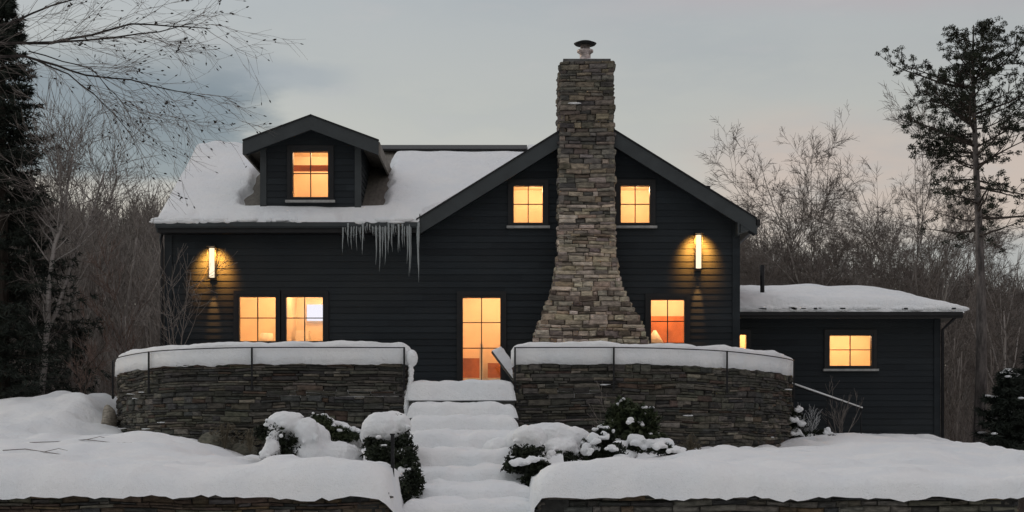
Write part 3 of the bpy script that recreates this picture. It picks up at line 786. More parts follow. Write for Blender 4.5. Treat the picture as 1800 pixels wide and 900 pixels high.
SE, SRI = 3.13, 3.88
t.add([(RX0, 34.45, SE), (RX1, 34.45, SE), (RX1, 34.45, SE-.1), (RX0, 34.45, SE-.1), (RX0, ry, SRI), (RX1-.05, ry, SRI), (RX1, 43.4, SE), (RX0, 43.4, SE), (RX0, 43.4, SE-.1), (RX1, 43.4, SE-.1)],
      [(0,3,2,1),(0,1,5,4),(4,5,6,7),(1,2,9,6,5),(0,4,7,8,3),(3,8,9,2),(7,6,9,8)]); t.build('roof', M['shingle'], ob)
t = MB(); t.box(RX0, RX1+.02, 34.40, 34.447, SE-.14, SE+.0); t.build('fascia', M['black'], ob)
t = MB(); t.prism([(34.33, SE-.01), (34.34, SE-.09), (34.398, SE-.1), (34.398, SE-.01)], 0, RX0, RX1); t.build('gutter', M['black'], ob)
t = MB(); t.tube([(RX1-.12, 34.5, SE-.12), (SX1+.08, SY-.06, SE-.35), (SX1+.08, SY-.06, -.3)], .035, 8); t.build('downspout', M['black'], ob)
ws, rs = window(SO, SY, 2, [zpx(615, SY)], ob, sill=1, power=32, rm=(.5, .5, .3, .25, 1.7))
window(SO2, SY, 1, [], ob, power=10, rm=(.02, .1, .1, .2, .9), fw=.03, label='narrow lit window beside the house corner')
t = MB(); p0 = W(1340, 512, 36.0); t.tube([(p0.x, 36, 3.5), (p0.x, 36, W(0, 466, 36).z)], .05, 10); t.build('vent_pipe', M['iron'], ob)
g_ = MB()
def osn(u, v):
    x = RX0+.0+(RX1-RX0+.05)*u; y = 34.40+(43.4-34.4)*v
    zr = SE+(SRI-SE)*(1-abs(y-ry)/(ry-34.45))
    e = min((y-34.40)/.26, (RX1+.06-x)/.35); k = math.sqrt(max(0, 1-(1-max(0, min(1, e)))**2))
    # the snow is thinner and rounded towards the open right end
    s_ = 1-.45*sm(1.3, 0, RX1-x)
    z = zr+(.34+.05*nz(x, y, 0, .9)+.035*nz(x, y, 3, 2.4))*k*s_ - .02
    return (x, y-.03*nz(x, 1, 1, 3)*(1-v), z)
g_.grid(110, 150, osn)
rr = random.Random(14)
for i in range(34):
    g_.ball((RX0+.1+rr.random()*(RX1-RX0-.2), 34.48, SE+rr.uniform(.05, .09)), (rr.uniform(.15, .4), .09, rr.uniform(.06, .11)), 7)
tag(g_.build('outbuilding_snow', M['snow']), 'thick quilt of snow on the low outbuilding roof', 'snow', kind='stuff')

# ------------------------------------------------------------------ railings and small things
def railing(path, ds, label, z=1.97):
    b0 = path.at(ds[0])[0]
    t_ = thing('metal_railing', (b0.x, b0.y, 1.2), label, 'railing')
    for d_ in ds:
        p, _, n_ = path.at(d_); x, y = p.x+n_.x*.10, p.y+n_.y*.10
        m_ = MB(); m_.box(x-.016, x+.016, y-.016, y+.016, 1.18, z+.01); m_.box(x-.022, x+.022, y-.02, y+.06, 1.20, 1.26); m_.build('post', M['iron'], t_)
    m_ = MB(); pts = []
    N_ = 60
    for i in range(N_+1):
        p, _, n_ = path.at(ds[0]+(ds[-1]-ds[0])*i/N_); pts.append((p.x+n_.x*.10, p.y+n_.y*.10, z))
    m_.tube(pts, .011, 6); m_.build('top_rail', M['iron'], t_)
def near(path, px):
    best = min((abs(900+F*path.at(path.L*i/400)[0].x/path.at(path.L*i/400)[0].y-px), path.L*i/400) for i in range(401)); return best[1]
railing(PL, [near(PL, 207), near(PL, 270), near(PL, 447), near(PL, 712)], 'thin black metal railing fixed to the face of the left curved wall')
railing(PR, [near(PR, 906), near(PR, 1078), near(PR, 1270), near(PR, 1387)], 'thin black metal railing fixed to the face of the right curved wall')
# handrail down to the outbuilding
h0, h1 = W(1392, 676, 33.6), W(1516, 719, 34.2)
hr = thing('stair_handrail', (h0.x, h0.y, .3), 'sloping black handrail lined with snow before the outbuilding wall', 'handrail')
m_ = MB(); m_.tube([h0, h1], .02, 6); m_.build('rail', M['iron'], hr)
for f in (.02, .5, .98):
    q = h0.lerp(h1, f); m_ = MB(); m_.tube([q, (q.x, q.y, .15)], .015, 6); m_.build('post', M['iron'], hr)
m_ = MB(); m_.tube([h0+Vector((0, -.005, .03)), h1+Vector((0, -.005, .03))], [.022, .018], 6); tag(m_.build('rail_snow', M['snow']), 'line of snow balanced on the sloping handrail', 'snow', kind='stuff')
# foreground step rail post
p0 = W(690, 765, 21.0)
sp = thing('handrail_post', (p0.x, 21.0, -1.3), 'slim black metal post at the foot of the steps, beside the low left wall', 'post')
m_ = MB(); m_.box(p0.x-.022, p0.x+.022, 20.98, 21.02, -1.3, p0.z); m_.build('shaft', M['iron'], sp)
m_ = MB(); m_.box(p0.x-.032, p0.x+.032, 20.968, 21.032, p0.z, p0.z+.02); m_.build('finial', M['iron'], sp)
# reclining garden chair on the patio, only the snowy back above the wall
A, B = W(864, 620, 30.3), W(912, 684, 30.3)
dc = thing('deck_chair', (B.x, 30.3, 1.2), 'dark garden chair with a tilted back under a thick strip of snow, before the door', 'garden chair')
dv = (A-B).normalized(); nn = Vector((-dv.z, 0, dv.x))*-1
if nn.z < 0: nn = -nn
def slab(mb_, p, q, n0, n1, y0, y1):
    vs_ = []
    for P_ in (p, q):
        for n_ in (n0, n1):
            for y in (y0, y1): vs_.append((P_.x+nn.x*n_, y, P_.z+nn.z*n_))
    mb_.add(vs_, [(0,1,3,2),(4,6,7,5),(0,4,5,1),(2,3,7,6),(0,2,6,4),(1,5,7,3)])
m_ = MB()
for k in range(4): slab(m_, B-dv*.35, A, 0, .025, 30.05+k*.135, 30.17+k*.135)
m_.build('backrest', M['wood'], dc)
m_ = MB(); q = B-dv*.33; m_.box(q.x-.02, q.x+.5, 30.05, 30.57, 1.50, 1.53); m_.build('seat', M['wood'], dc)
for xx in (q.x, q.x+.45):
    for yy in (30.06, 30.52): m_ = MB(); m_.box(xx, xx+.04, yy, yy+.04, 1.2, 1.5); m_.build('leg', M['wood'], dc)
m_ = MB()
def csn(u, v):
    p = (B-dv*.2).lerp(A+dv*.02, u); y = 30.03+.56*v
    e = min(u*1.0/.1, (1-u)/.06, v/.22, (1-v)/.22); k = math.sqrt(max(0, 1-(1-max(0, min(1, e)))**2))
    o_ = .026+.19*k*(1+.2*nz(u*5, v*3)); return (p.x+nn.x*o_, y, p.z+nn.z*o_)
m_.grid(26, 16, csn); tag(m_.build('chair_snow', M['snow']), 'strip of snow lying on the tilted chair back', 'snow', kind='stuff')

# ------------------------------------------------------------------ plants
def rv(r): 
    while True:
        v = Vector((r.uniform(-1,1), r.uniform(-1,1), r.uniform(-1,1)))
        if .05 < v.length < 1: return v.normalized()
def leaves(mb_, c, rad, n_, size, r, aspect=.45, shell=.0):
    c = Vector(c)
    for _ in range(n_):
        d_ = rv(r)*(r.random()**.45*(1-shell)+shell); p = c+Vector((d_.x*rad[0], d_.y*rad[1], d_.z*rad[2]))
        a_ = rv(r); b2 = a_.cross(rv(r)).normalized(); s_ = size*r.uniform(.6, 1.3)
        mb_.add([p-a_*s_, p+b2*s_*aspect, p+a_*s_, p-b2*s_*aspect], [(0, 1, 2, 3)])
def needles(mb_, c, R_, n_, w, r, axis=None, spread=1.):
    c = Vector(c)
    for _ in range(n_):
        d_ = rv(r)
        if axis is not None: d_ = (d_*spread+axis).normalized()
        s_ = d_.cross(rv(r)).normalized()*w; e_ = c+d_*R_*r.uniform(.3, 1.1)
        mb_.add([c-s_, c+s_, e_], [(0, 1, 2)])
def grow(tr, tw, p, d_, L, r0, r, depth, nseg=5, wob=.18, up=.05, kids=(3, 5), shrink=.62, ang=(25, 55), k=6, tips=None, kmin=3, start=.25, rmin=.004, thin=2):
    pts = [p.copy()]; rd_ = [r0]; d_ = d_.normalized()
    for i in range(nseg):
        d_ = (d_+rv(r)*wob+Vector((0, 0, up))).normalized(); pts.append(pts[-1]+d_*(L/nseg)); rd_.append(max(rmin*.6, r0*(1-.62*(i+1)/nseg)))
    (tr if depth >= thin else tw).tube(pts, rd_, max(kmin, k))
    if depth == 0:
        if tips is not None: tips.append((pts[-1], d_))
        return
    for _ in range(r.randint(*kids)):
        f = r.uniform(start, .98)*nseg; i = int(f); q = pts[i].lerp(pts[min(i+1, nseg)], f-i)
        a_ = R(r.uniform(*ang)); dd = (pts[min(i+1, nseg)]-pts[i]).normalized(); sd = dd.cross(rv(r)).normalized()
        nd = dd*math.cos(a_)+sd*math.sin(a_)
        grow(tr, tw, q, nd, L*shrink*r.uniform(.7, 1.15), max(rmin, rd_[min(i, nseg)]*.6), r, depth-1, max(3, nseg-1), wob, up, kids, shrink, ang, max(3, k-1), tips, kmin, .15, rmin, thin)
    if tips is not None and depth == 1: tips.append((pts[-1], d_))

def bare_tree(name, px, Y, top_py, base_z, label, seed, cat='tree', group=None, stems=1, lean=0., spread=(20, 45), r0=.12, tmat='grey', cmat='twig', depth=4, kids=(4, 6), rmin=.010, wob=.14, fan=.25, first=.35, hs=.74):
    r = random.Random(seed); b0 = Vector(((px-900)*Y/F, Y, base_z)); H = (800-top_py)*Y/F-base_z
    t_ = thing(name, b0, label, cat, group); tr, tw = MB(), MB()
    for s_ in range(stems):
        a_ = 2*math.pi*s_/max(1, stems)+r.uniform(-.4, .4); o_ = fan*r.uniform(.4, 1.) if stems > 1 else 0
        d_ = Vector((math.cos(a_)*o_+lean, math.sin(a_)*o_*.5, 1))
        grow(tr, tw, b0-Vector((0, 0, .2)), d_, H*hs*(1 if s_ == 0 else r.uniform(.75, .98)), r0*(1 if s_ == 0 else .7), r, depth, 9, wob*.55, .06, kids, .45, spread, 7, None, 3, first, rmin)
    tr.build('trunk', M[tmat], t_); tw.build('crown', M[cmat], t_); return t_

# the tall red pine on the right
def pine():
    r = random.Random(42); Y = 38.; b0 = Vector(((1718-900)*Y/F, Y, -.6)); top = (800-44)*Y/F
    t_ = thing('pine_tree', b0, 'tall pine with a long bare trunk and dark tufted crown, right of the outbuilding', 'tree')
    tr, lb, cr = MB(), MB(), MB()
    pts, rd_ = [], []
    for i in range(25):
        f = i/24; pts.append(b0+Vector((.10*math.sin(f*5)+.0*f, 0, (top-b0.z)*f))); rd_.append(.150*(1-f)**.8+.012)
    tr.tube(pts, rd_, 10); tr.build('trunk', M['pine'], t_)
    H = top-b0.z
    nb = 74
    for i in range(nb):
        f = .52+.47*(i/nb)**.85+r.uniform(-.01, .01)
        z = b0.z+H*min(.985, f); zpy = 800-z*F/Y
        j = (z-b0.z)/H*24; a_ = pts[int(j)].lerp(pts[min(24, int(j)+1)], j-int(j))
        # outline of the crown
        if zpy > 330: Rm = r.uniform(.9, 2.2)
        elif zpy > 150: Rm = 1.95*r.uniform(.6, 1.08)
        else: Rm = (.22+1.45*max(0, zpy-45)/110.)*r.uniform(.65, 1.05)
        az = r.uniform(0, 2*math.pi); low = zpy > 300
        d_ = Vector((math.cos(az), math.sin(az), (.0 if low else .24)+r.uniform(-.12, .15)))
        tips = []; sub = MB()
        bp = [a_]; dd = d_.normalized(); n_ = 6
        for q in range(n_):
            dd = (dd+rv(r)*.13+Vector((0, 0, .05 if not low else .02))).normalized(); bp.append(bp[-1]+dd*Rm/n_)
        lb.tube(bp, [max(.008, .036*(1-q/n_*.8)*(Rm/2)) for q in range(n_+1)], 5)
        for q in range(1 if not low else 3, n_+1):
            dens = (1 if zpy < 130 else 3 if not low else 2)
            for s_ in range(dens):
                if zpy > 350 and r.random() < .45: continue
                c_ = bp[q]; sd = (dd.cross(rv(r))*1.0+dd*.6+Vector((0, 0, .25))).normalized(); L = r.uniform(.14, .5)*(1 if Rm > 1 else .6)
                e_ = c_+sd*L; lb.tube([c_, c_+sd*L*.5+Vector((0, 0, -.01)), e_], [.010, .008, .006], 3)
                leaves(cr, e_+sd*.03, (r.uniform(.07, .12),)*2+(.065,), 44, .036, r, .28)
                if r.random() < .35: leaves(cr, c_+sd*L*.5+rv(r)*.05, (.07, .07, .05), 22, .032, r, .28)
        leaves(cr, bp[-1], (.11, .11, .08), 50, .04, r, .28)
    lb.build('limbs', M['spruce'], t_); cr.build('crown', M['needle'], t_)
pine()

def spruce(px, Y, top_py, base_z, Rb, label, seed, group=None, dens=1., mat='spruce_needle', name='spruce_tree', snow=.0, nw=.016, cat='tree'):
    r = random.Random(seed); b0 = Vector(((px-900)*Y/F, Y, base_z)); H = (800-top_py)*Y/F-base_z
    t_ = thing(name, b0, label, cat, group); tr, cr, sn_ = MB(), MB(), MB()
    tr.tube([b0-Vector((0, 0, .2)), b0+Vector((0, 0, H*.5)), b0+Vector((0, 0, H))], [.02*H*.8+.02, .012*H, .01], 8)
    nb = int(26*H*dens)
    for i in range(nb):
        f = .03+.96*i/nb; z = b0.z+H*f; Rm = (Rb*(1-f)**.78+.10)*r.uniform(.6, 1.12); az = r.uniform(0, 2*math.pi)
        n_ = 7; p = Vector((b0.x, b0.y, z)); dd = Vector((math.cos(az), math.sin(az), .12*f-.05)); bp = [p]
        for q in range(n_):
            dd = (dd+rv(r)*.08+Vector((0, 0, -.06+.035*q))).normalized(); bp.append(bp[-1]+dd*Rm/n_)
        tr.tube(bp, [.018*(1-q/n_*.7) for q in range(n_+1)], 3)
        sd = dd.cross(Vector((0, 0, 1))).normalized()
        for q in range(1, n_+1):
            wdt = .5*Rm*(1-(q/n_)*.65)*.7
            for s_ in (-1, 1):
                for _ in range(2):
                    e_ = bp[q]+sd*s_*wdt*r.uniform(.5, 1.1)+dd*wdt*.4+Vector((0, 0, -wdt*r.uniform(.05, .5)))
                    dv_ = e_-bp[q]; nrm = dv_.cross(Vector((0, 0, 1))).normalized()
                    for m2 in range(7):
                        c_ = bp[q]+dv_*(m2+r.random())/7; ln = dv_.normalized()*.06+rv(r)*.085; sdv = ln.cross(rv(r)).normalized()*nw
                        cr.add([c_-sdv, c_+sdv, c_+ln*1.5], [(0, 1, 2)])
            if snow and r.random() < snow: sn_.ball(bp[q]+Vector((0, 0, .05)), (r.uniform(.06, .14), r.uniform(.06, .12), .03), 5)
    tr.build('trunk', M['spruce'], t_); cr.build('crown', M[mat], t_)
    if snow: sn_.build('snow_clumps', M['snow'], t_)
    return t_
spruce(4, 37, -30, -.3, 2.5, 'tall dark spruce at the far left edge of the garden', 7, dens=1.25)
spruce(40, 44, 300, -1.5, 1.9, 'broad dark spruce behind the twin stemmed birch', 8, dens=.9)
spruce(128, 47, 560, -2.2, 1.7, 'low dark evergreen behind the reddish sapling', 18, dens=.8)
spruce(1770, 35.5, 650, -.6, 1.05, 'small snow dusted spruce at the foot of the pine', 10, snow=.10, dens=1.7)
spruce(1825, 36.5, 600, -.6, 1.1, 'small snow dusted spruce at the right edge of the garden', 11, snow=.10, dens=1.6)

# birch with two stems
def birch():
    r = random.Random(3); Y = 37.; t_ = thing('birch_tree', W(72, 718, Y), 'slender pale birch with two stems and a fine whitish crown, left of the house', 'tree')
    tr, tw = MB(), MB()
    for path, r0 in (([(70, 722), (78, 640), (84, 560), (86, 500), (96, 430), (112, 385), (118, 330), (128, 270)], .085), ([(80, 590), (100, 545), (118, 490), (132, 440), (158, 385), (172, 340), (184, 300)], .055)):
        pts = [W(a_, b2, Y+.1*i*(1 if r0 < .07 else -.5)) for i, (a_, b2) in enumerate(path)]
        n_ = len(pts); rd_ = [r0*(1-.7*i/(n_-1)) for i in range(n_)]
        tr.tube(pts, rd_, 8)
        for i in range(2, n_):
            for _ in range(3 if i < 4 else 7):
                a2 = r.uniform(0, 6.28); d_ = Vector((math.cos(a2), math.sin(a2), r.uniform(.5, 1.5)))
                grow(tr, tw, pts[i-1].lerp(pts[i], r.random()), d_, r.uniform(.9, 1.9) if i > 3 else r.uniform(.3, .9), rd_[i]*.4, r, 2, 5, .2, .07, (4, 7), .6, (20, 50), 4, None, 3, .2, .0055)
    tr.build('trunk', M['birch'], t_); tw.build('crown', M['pale'], t_)
birch()
bare_tree('sapling', 143, 34.5, 560, .75, 'thin reddish sapling standing in the snow left of the curved wall', 12, stems=1, r0=.035, tmat='spruce', cmat='red', depth=3, kids=(5, 7), rmin=.006, spread=(20, 55), first=.3)
bare_tree('bare_tree', 215, 41., 420, -1.2, 'slim reddish bare tree between the birch and the house', 13, r0=.05, tmat='grey', cmat='red', depth=3, kids=(6, 9), rmin=.007)
bare_tree('bare_tree', 150, 46., 205, -2.2, 'pale bare tree rising behind the birch', 14, stems=3, r0=.09, cmat='pale', depth=4, kids=(4, 6), rmin=.008)
bare_tree('bare_tree', 262, 50., 385, -2.6, 'bare tree close behind the left corner of the house', 16, stems=2, r0=.07, cmat='pale', depth=3, kids=(6, 8), rmin=.009)
# frosted shrub by the left corner of the house
bare_tree('frosted_shrub', 306, 32.3, 415, 1.2, 'thin frosted shrub climbing at the left corner of the house', 17, cat='shrub', stems=3, r0=.018, tmat='twig', cmat='pale', depth=2, kids=(6, 9), rmin=.005, fan=.14, spread=(25, 70), hs=.85)
def crown_tree(px, Y, top_py, base_z, label, seed, limbs, fan, r0, split=.3, wid=1.):
    r = random.Random(seed); b0 = Vector(((px-900)*Y/F, Y, base_z)); H = ((800-top_py)*Y/F-base_z)
    t_ = thing('bare_tree', b0, label, 'tree'); tr, tw = MB(), MB()
    p1 = b0+Vector((r.uniform(-.2, .2), 0, H*split)); tr.tube([b0-Vector((0, 0, .2)), b0.lerp(p1, .5)+Vector((r.uniform(-.05, .05), 0, 0)), p1], [r0, r0*.85, r0*.7], 8)
    for i in range(limbs):
        a_ = 2*math.pi*(i+r.uniform(-.3, .3))/limbs; o_ = fan*r.uniform(.25, 1.)
        st = b0.lerp(p1, r.uniform(.7, 1.)) if limbs < 9 else b0+Vector((math.cos(a_)*.1, math.sin(a_)*.1, .1))
        L = (H*(1-split)*(.80-.22*o_/max(.1, fan))) if limbs < 9 else H*(.86-.25*o_)
        grow(tr, tw, st, Vector((math.cos(a_)*o_*wid, math.sin(a_)*o_*.7, 1)), L, r0*.42, r, 4, 8, .08, .0, (6, 9), .42, (22, 50), 5, None, 3, .22, .006, 3)
    tr.build('trunk', M['grey'], t_); tw.build('crown', M['twig'], t_)
# woodland trees right, tell-apart ones
specs = [(1268, 56, 275, 3, .09, 'bare tree just right of the gable foot', 4), (1318, 62, 272, 2, .08, 'narrow bare tree second right of the gable', 3), (1385, 56, 300, 3, .09, 'bushy bare tree left of the widest one', 5),
         (1448, 60, 275, 3, .11, 'upright bare tree with crossing limbs behind the outbuilding', 4), (1510, 52, 232, 6, .14, 'widest many stemmed bare tree with a fan shaped crown behind the outbuilding roof', 9),
         (1598, 60, 262, 4, .11, 'bare tree right of the fan shaped one', 5), (1655, 64, 330, 2, .08, 'thin bare tree left of the pine trunk', 3), (1350, 68, 330, 2, .07, 'low bare tree between the gable and the bushy tree', 3), (1775, 58, 400, 2, .07, 'slim bare tree right of the pine trunk', 3)]
for i, (px, Y, tp, st, r0, lb_, nl) in enumerate(specs):
    crown_tree(px, Y, tp, -3.2, lb_, 50+i*3, nl, .75 if nl > 8 else .42, r0)
bare_tree('birch_tree', 1762, 44., 385, -2.5, 'thin white stemmed birch right of the pine trunk', 31, r0=.055, tmat='birch', cmat='twig', depth=3, kids=(5, 7), rmin=.007, first=.55)
for i, (px, tp, Y) in enumerate([(1658, 470, 44), (1668, 500, 46), (1676, 455, 47), (1686, 480, 43), (1697, 500, 45), (1738, 470, 46), (1750, 520, 43)]):
    bare_tree('young_tree', px, Y, tp, -2.4, 'slender grey young trunk in the thicket between the outbuilding and the pine' if i < 5 else 'slender grey young trunk just right of the pine trunk', 80+i,
              group='young trunks beside the outbuilding' if i < 5 else 'young trunks right of the pine', r0=.04, tmat='pale', cmat='twig', depth=2, kids=(6, 9), rmin=.007, first=.3, spread=(20, 40))

# big tree outside the left edge whose branches reach into view
def overhang():
    r = random.Random(23); Y = 22.; b0 = Vector((-9.4, 22.5, -.4))
    t_ = thing('overhanging_tree', b0, 'budding tree left of the frame whose bare twigs reach across the upper left sky', 'tree')
    tr, tw, bd = MB(), MB(), MB()
    tr.tube([b0, b0+Vector((.05, 0, 3)), b0+Vector((.1, -.1, 6)), b0+Vector((0, 0, 8.5))], [.2, .16, .11, .05], 10)
    mains = [([(-330, 210), (-120, 110), (0, 76), (90, 76), (160, 62), (230, 42), (300, 46), (370, 50)], .030), ([(-330, 210), (-120, 110), (0, 76), (100, 74), (200, 66), (280, 56), (340, 40)], .026), ([(-100, 104), (40, 98), (100, 115), (150, 132), (230, 140), (300, 158), (370, 172)], .022),
             ([(60, 104), (120, 130), (165, 165), (200, 200), (240, 250)], .013), ([(50, 90), (110, 108), (160, 120), (190, 155), (215, 180), (250, 200)], .010), ([(-60, 60), (20, 40), (90, 10), (200, -20), (330, -30)], .02)]
    tips = []
    for m_, r0 in mains:
        pts = [W(a_, b2, Y+.12*i) for i, (a_, b2) in enumerate(m_)]; n_ = len(pts)
        if m_[0][0] < -300: pts[0] = b0+Vector((.07, 0, 4.4))
        pp = []; 
        for a_, b2 in zip(pts, pts[1:]): pp += [a_, a_.lerp(b2, .5)+rv(r)*.012]
        pp.append(pts[-1]); nn_ = len(pp)
        tr.tube(pp, [max(.0035, r0*(1-.8*i/(nn_-1))) for i in range(nn_)], 6)
        for i in range(3, nn_):
            for _ in range(2):
                d_ = (pp[i]-pp[i-1]).normalized()+Vector((0, r.uniform(-.6, .6), r.uniform(-.75, .6)))
                grow(tr, tw, pp[i-1].lerp(pp[i], r.random()), d_, r.uniform(.45, 1.2), .0048, r, 2, 5, .16, -.012, (2, 4), .6, (15, 45), 3, tips, 3, .2, .0026, 9)
    for p, d_ in tips:
        if r.random() < .3: bd.tube([p, p+d_*.02, p+d_*.05], [.003, .012*r.uniform(.5, 1.2), .003], 5)
        if r.random() < .05: leaves(bd, p, (.03, .03, .04), 3, .03, r, .5)
    tr.build('trunk', M['dark'], t_); tw.build('crown', M['twig'], t_); bb = bd.build('buds', M['dark'], t_); bb['kind'] = 'stuff'
overhang()

# ------------------------------------------------------------------ snow laden shrubs
def blob(mb_, name, parent, vox=.035, disp=.03, label=None):
    o_ = mb_.build(name, M['snow'], parent)
    rm = o_.modifiers.new('r', 'REMESH'); rm.mode = 'VOXEL'; rm.voxel_size = vox; rm.use_smooth_shade = True
    s_ = o_.modifiers.new('s', 'SMOOTH'); s_.iterations = 3; s_.factor = .6
    tx = bpy.data.textures.get('lumps') or bpy.data.textures.new('lumps', 'CLOUDS'); tx.noise_scale = .16
    d_ = o_.modifiers.new('d', 'DISPLACE'); d_.texture = tx; d_.strength = disp; d_.texture_coords = 'GLOBAL'
    tx2 = bpy.data.textures.get('grain') or bpy.data.textures.new('grain', 'CLOUDS'); tx2.noise_scale = .055
    d2 = o_.modifiers.new('d2', 'DISPLACE'); d2.texture = tx2; d2.strength = disp*.5; d2.texture_coords = 'GLOBAL'
    o_['kind'] = 'stuff'
    return o_
def shrub(name, px, py, Y, label, dark, snowb, seed, mat='yew', n_=900, size=.035, stems=5, vox=.024, disp=.05, base_dz=-.5, fringe=0, sprays=46):
    r = random.Random(seed); c0 = W(px, py, Y)
    t_ = thing(name, c0+Vector((0, 0, base_dz)), label, 'shrub'); lf, st, sn_ = MB(), MB(), MB()
    for (a_, b2, rx, rz, dy) in dark:
        c_ = W(a_, b2, Y+dy); k = Y/F; V = rx*rz
        leaves(lf, c_, (rx*k, rx*k*.8, rz*k), int(n_*V/900)+60, size, r)
        st.tube([c0+Vector((0, 0, base_dz)), c_.lerp(c0, .4)+rv(r)*.05, c_], [.02, .013, .005], 5)
    for _ in range(sprays):
        a_, b2, rx, rz, dy = r.choice(dark); k = Y/F; cc = W(a_, b2, Y+dy); an = r.uniform(-.3, math.pi+.3); q = r.uniform(.8, 1.35)
        e_ = cc+Vector((math.cos(an)*rx*k*q, r.uniform(-1, .3)*rx*k*.8, math.sin(an)*rz*k*q)); s0_ = cc+Vector((0, .1, -rz*k*.6))
        mid = s0_.lerp(e_, .55)+Vector((0, 0, .07)); pp = [s0_, mid, e_+Vector((0, 0, -.03))]
        st.tube(pp, [.007, .005, .003], 4)
        for j in range(16):
            f = .25+.75*j/15; c_ = (pp[0].lerp(pp[1], f*2) if f < .5 else pp[1].lerp(pp[2], f*2-1)); leaves(lf, c_, (.03, .03, .02), 3, size*1.1, r, .25)
        if snowb and r.random() < .32: sn_.ball(mid.lerp(e_, r.random())+Vector((0, 0, .03)), (r.uniform(.03, .08), r.uniform(.03, .06), r.uniform(.02, .035)), 6)
    st.build('stems', M['dark'], t_); lf.build('foliage', M[mat], t_)
    if snowb:
        for (a_, b2, rx, rz, dy) in snowb:
            k = Y/F; sn_.ball(W(a_, b2, Y+dy), (rx*k, min(rx, 45)*k*.9, rz*k), 9)
            for _ in range(fringe):
                an = r.uniform(0, 6.28); q = W(a_+rx*.9*math.cos(an), b2+rz*.85*abs(math.sin(an)), Y+dy-.15)
                sn_.ball(q, (r.uniform(.025, .07),)*2+(r.uniform(.025, .05),), 6)
        blob(sn_, 'snow_load', t_, vox, disp)
    return t_
shrub('snowy_shrub', 500, 770, 24.6, 'snow laden shrub with a drooping peaked hood, in front of the left curved wall',
      [(500, 790, 36, 32, -.15), (480, 762, 18, 20, -.2), (530, 770, 24, 32, 0), (495, 805, 26, 16, -.3), (462, 760, 16, 14, -.1)],
      [(500, 745, 32, 22, 0), (482, 762, 14, 16, -.2), (520, 768, 30, 30, .1), (478, 790, 16, 20, -.3), (550, 775, 32, 34, .1), (512, 738, 24, 14, 0), (545, 800, 44, 30, .0), (590, 805, 50, 30, .1), (540, 758, 22, 24, -.2), (465, 798, 10, 8, -.35)], 101, fringe=3)
shrub('snowy_shrub', 590, 760, 25.4, 'low arching evergreen sprig under snow between the hooded shrub and the steps',
      [(570, 748, 20, 14, -.25), (590, 765, 24, 15, -.3), (612, 768, 20, 10, -.3), (560, 740, 14, 9, -.2)],
      [(562, 738, 22, 9, 0), (590, 748, 24, 9, 0), (615, 760, 22, 9, 0), (636, 772, 20, 16, 0), (600, 785, 34, 14, 0)], 102, mat='rhodo', fringe=2)
shrub('snowy_shrub', 690, 800, 24.6, 'tall dark yew spilling along the left side of the steps under a big snow dome',
      [(700, 760, 22, 34, .2), (706, 800, 26, 40, 0), (716, 845, 24, 36, -.5), (700, 880, 30, 24, -1.2), (668, 792, 26, 20, -.1), (685, 840, 16, 44, -.4), (655, 780, 16, 12, -.2), (722, 865, 24, 22, -1.2), (690, 885, 20, 24, -2.), (712, 820, 26, 34, -1.2), (725, 850, 20, 26, -2.), (702, 868, 20, 26, -2.8), (664, 800, 22, 18, -.6)],
      [(674, 755, 40, 32, .2), (655, 765, 22, 24, .2), (690, 740, 30, 18, .4), (704, 745, 18, 16, .1), (705, 800, 9, 12, -.5), (712, 822, 10, 8, -1.2), (700, 858, 12, 9, -1.)], 103, n_=1500, fringe=3)
shrub('snowy_shrub', 945, 810, 25.2, 'dark yew right of the steps under a broad snow mound',
      [(930, 800, 30, 34, -.2), (920, 830, 24, 24, -.5), (950, 825, 26, 24, -.4), (985, 808, 32, 16, -.3), (905, 818, 20, 14, -1.6), (940, 845, 22, 18, -1.8), (925, 808, 32, 26, -1.4), (945, 828, 24, 22, -1.8)],
      [(965, 768, 56, 26, .3), (1000, 775, 42, 26, .3), (920, 775, 34, 22, .5), (985, 790, 36, 20, 0), (1020, 785, 22, 22, .2), (912, 812, 18, 6, -2.0), (936, 806, 10, 5, -1.9), (930, 768, 30, 20, -.8), (970, 800, 9, 9, -.4), (880, 790, 34, 22, .6)], 104, n_=1400, fringe=4)
shrub('snowy_shrub', 1062, 790, 25.0, 'small dark evergreen dotted with snow right of the broad snow mound',
      [(1050, 790, 26, 24, 0), (1078, 795, 26, 18, -.1), (1035, 800, 18, 12, -.1), (1062, 770, 16, 16, .1)],
      [(1042, 770, 12, 10, -.1), (1062, 764, 8, 7, 0), (1030, 790, 10, 12, -.2), (1075, 788, 10, 7, -.25), (1090, 806, 16, 8, -.3)], 105, n_=1300, fringe=4)
shrub('rhododendron', 1112, 765, 26.6, 'loose leafy green shrub standing against the right curved wall',
      [(1085, 735, 20, 32, 0), (1110, 745, 26, 38, 0), (1140, 750, 20, 30, 0), (1100, 720, 18, 22, 0), (1120, 775, 34, 22, -.1), (1070, 760, 18, 24, -.1), (1150, 775, 24, 16, -.1)],
      [(1090, 782, 14, 9, -.4), (1118, 772, 16, 9, -.4), (1140, 780, 20, 8, -.4), (1108, 738, 7, 6, -.3), (1165, 778, 20, 8, -.3), (1100, 800, 22, 8, -.4)], 106, mat='rhodo', n_=420, size=.055, fringe=3)
shrub('snowy_shrub', 1172, 795, 25.4, 'tiny sprig poking through the snow below the leafy green shrub',
      [(1165, 792, 20, 10, 0), (1190, 800, 14, 8, 0)], [(1160, 784, 14, 5, -.1), (1185, 792, 12, 5, -.1), (1200, 798, 9, 5, -.1)], 107, n_=900, fringe=2)
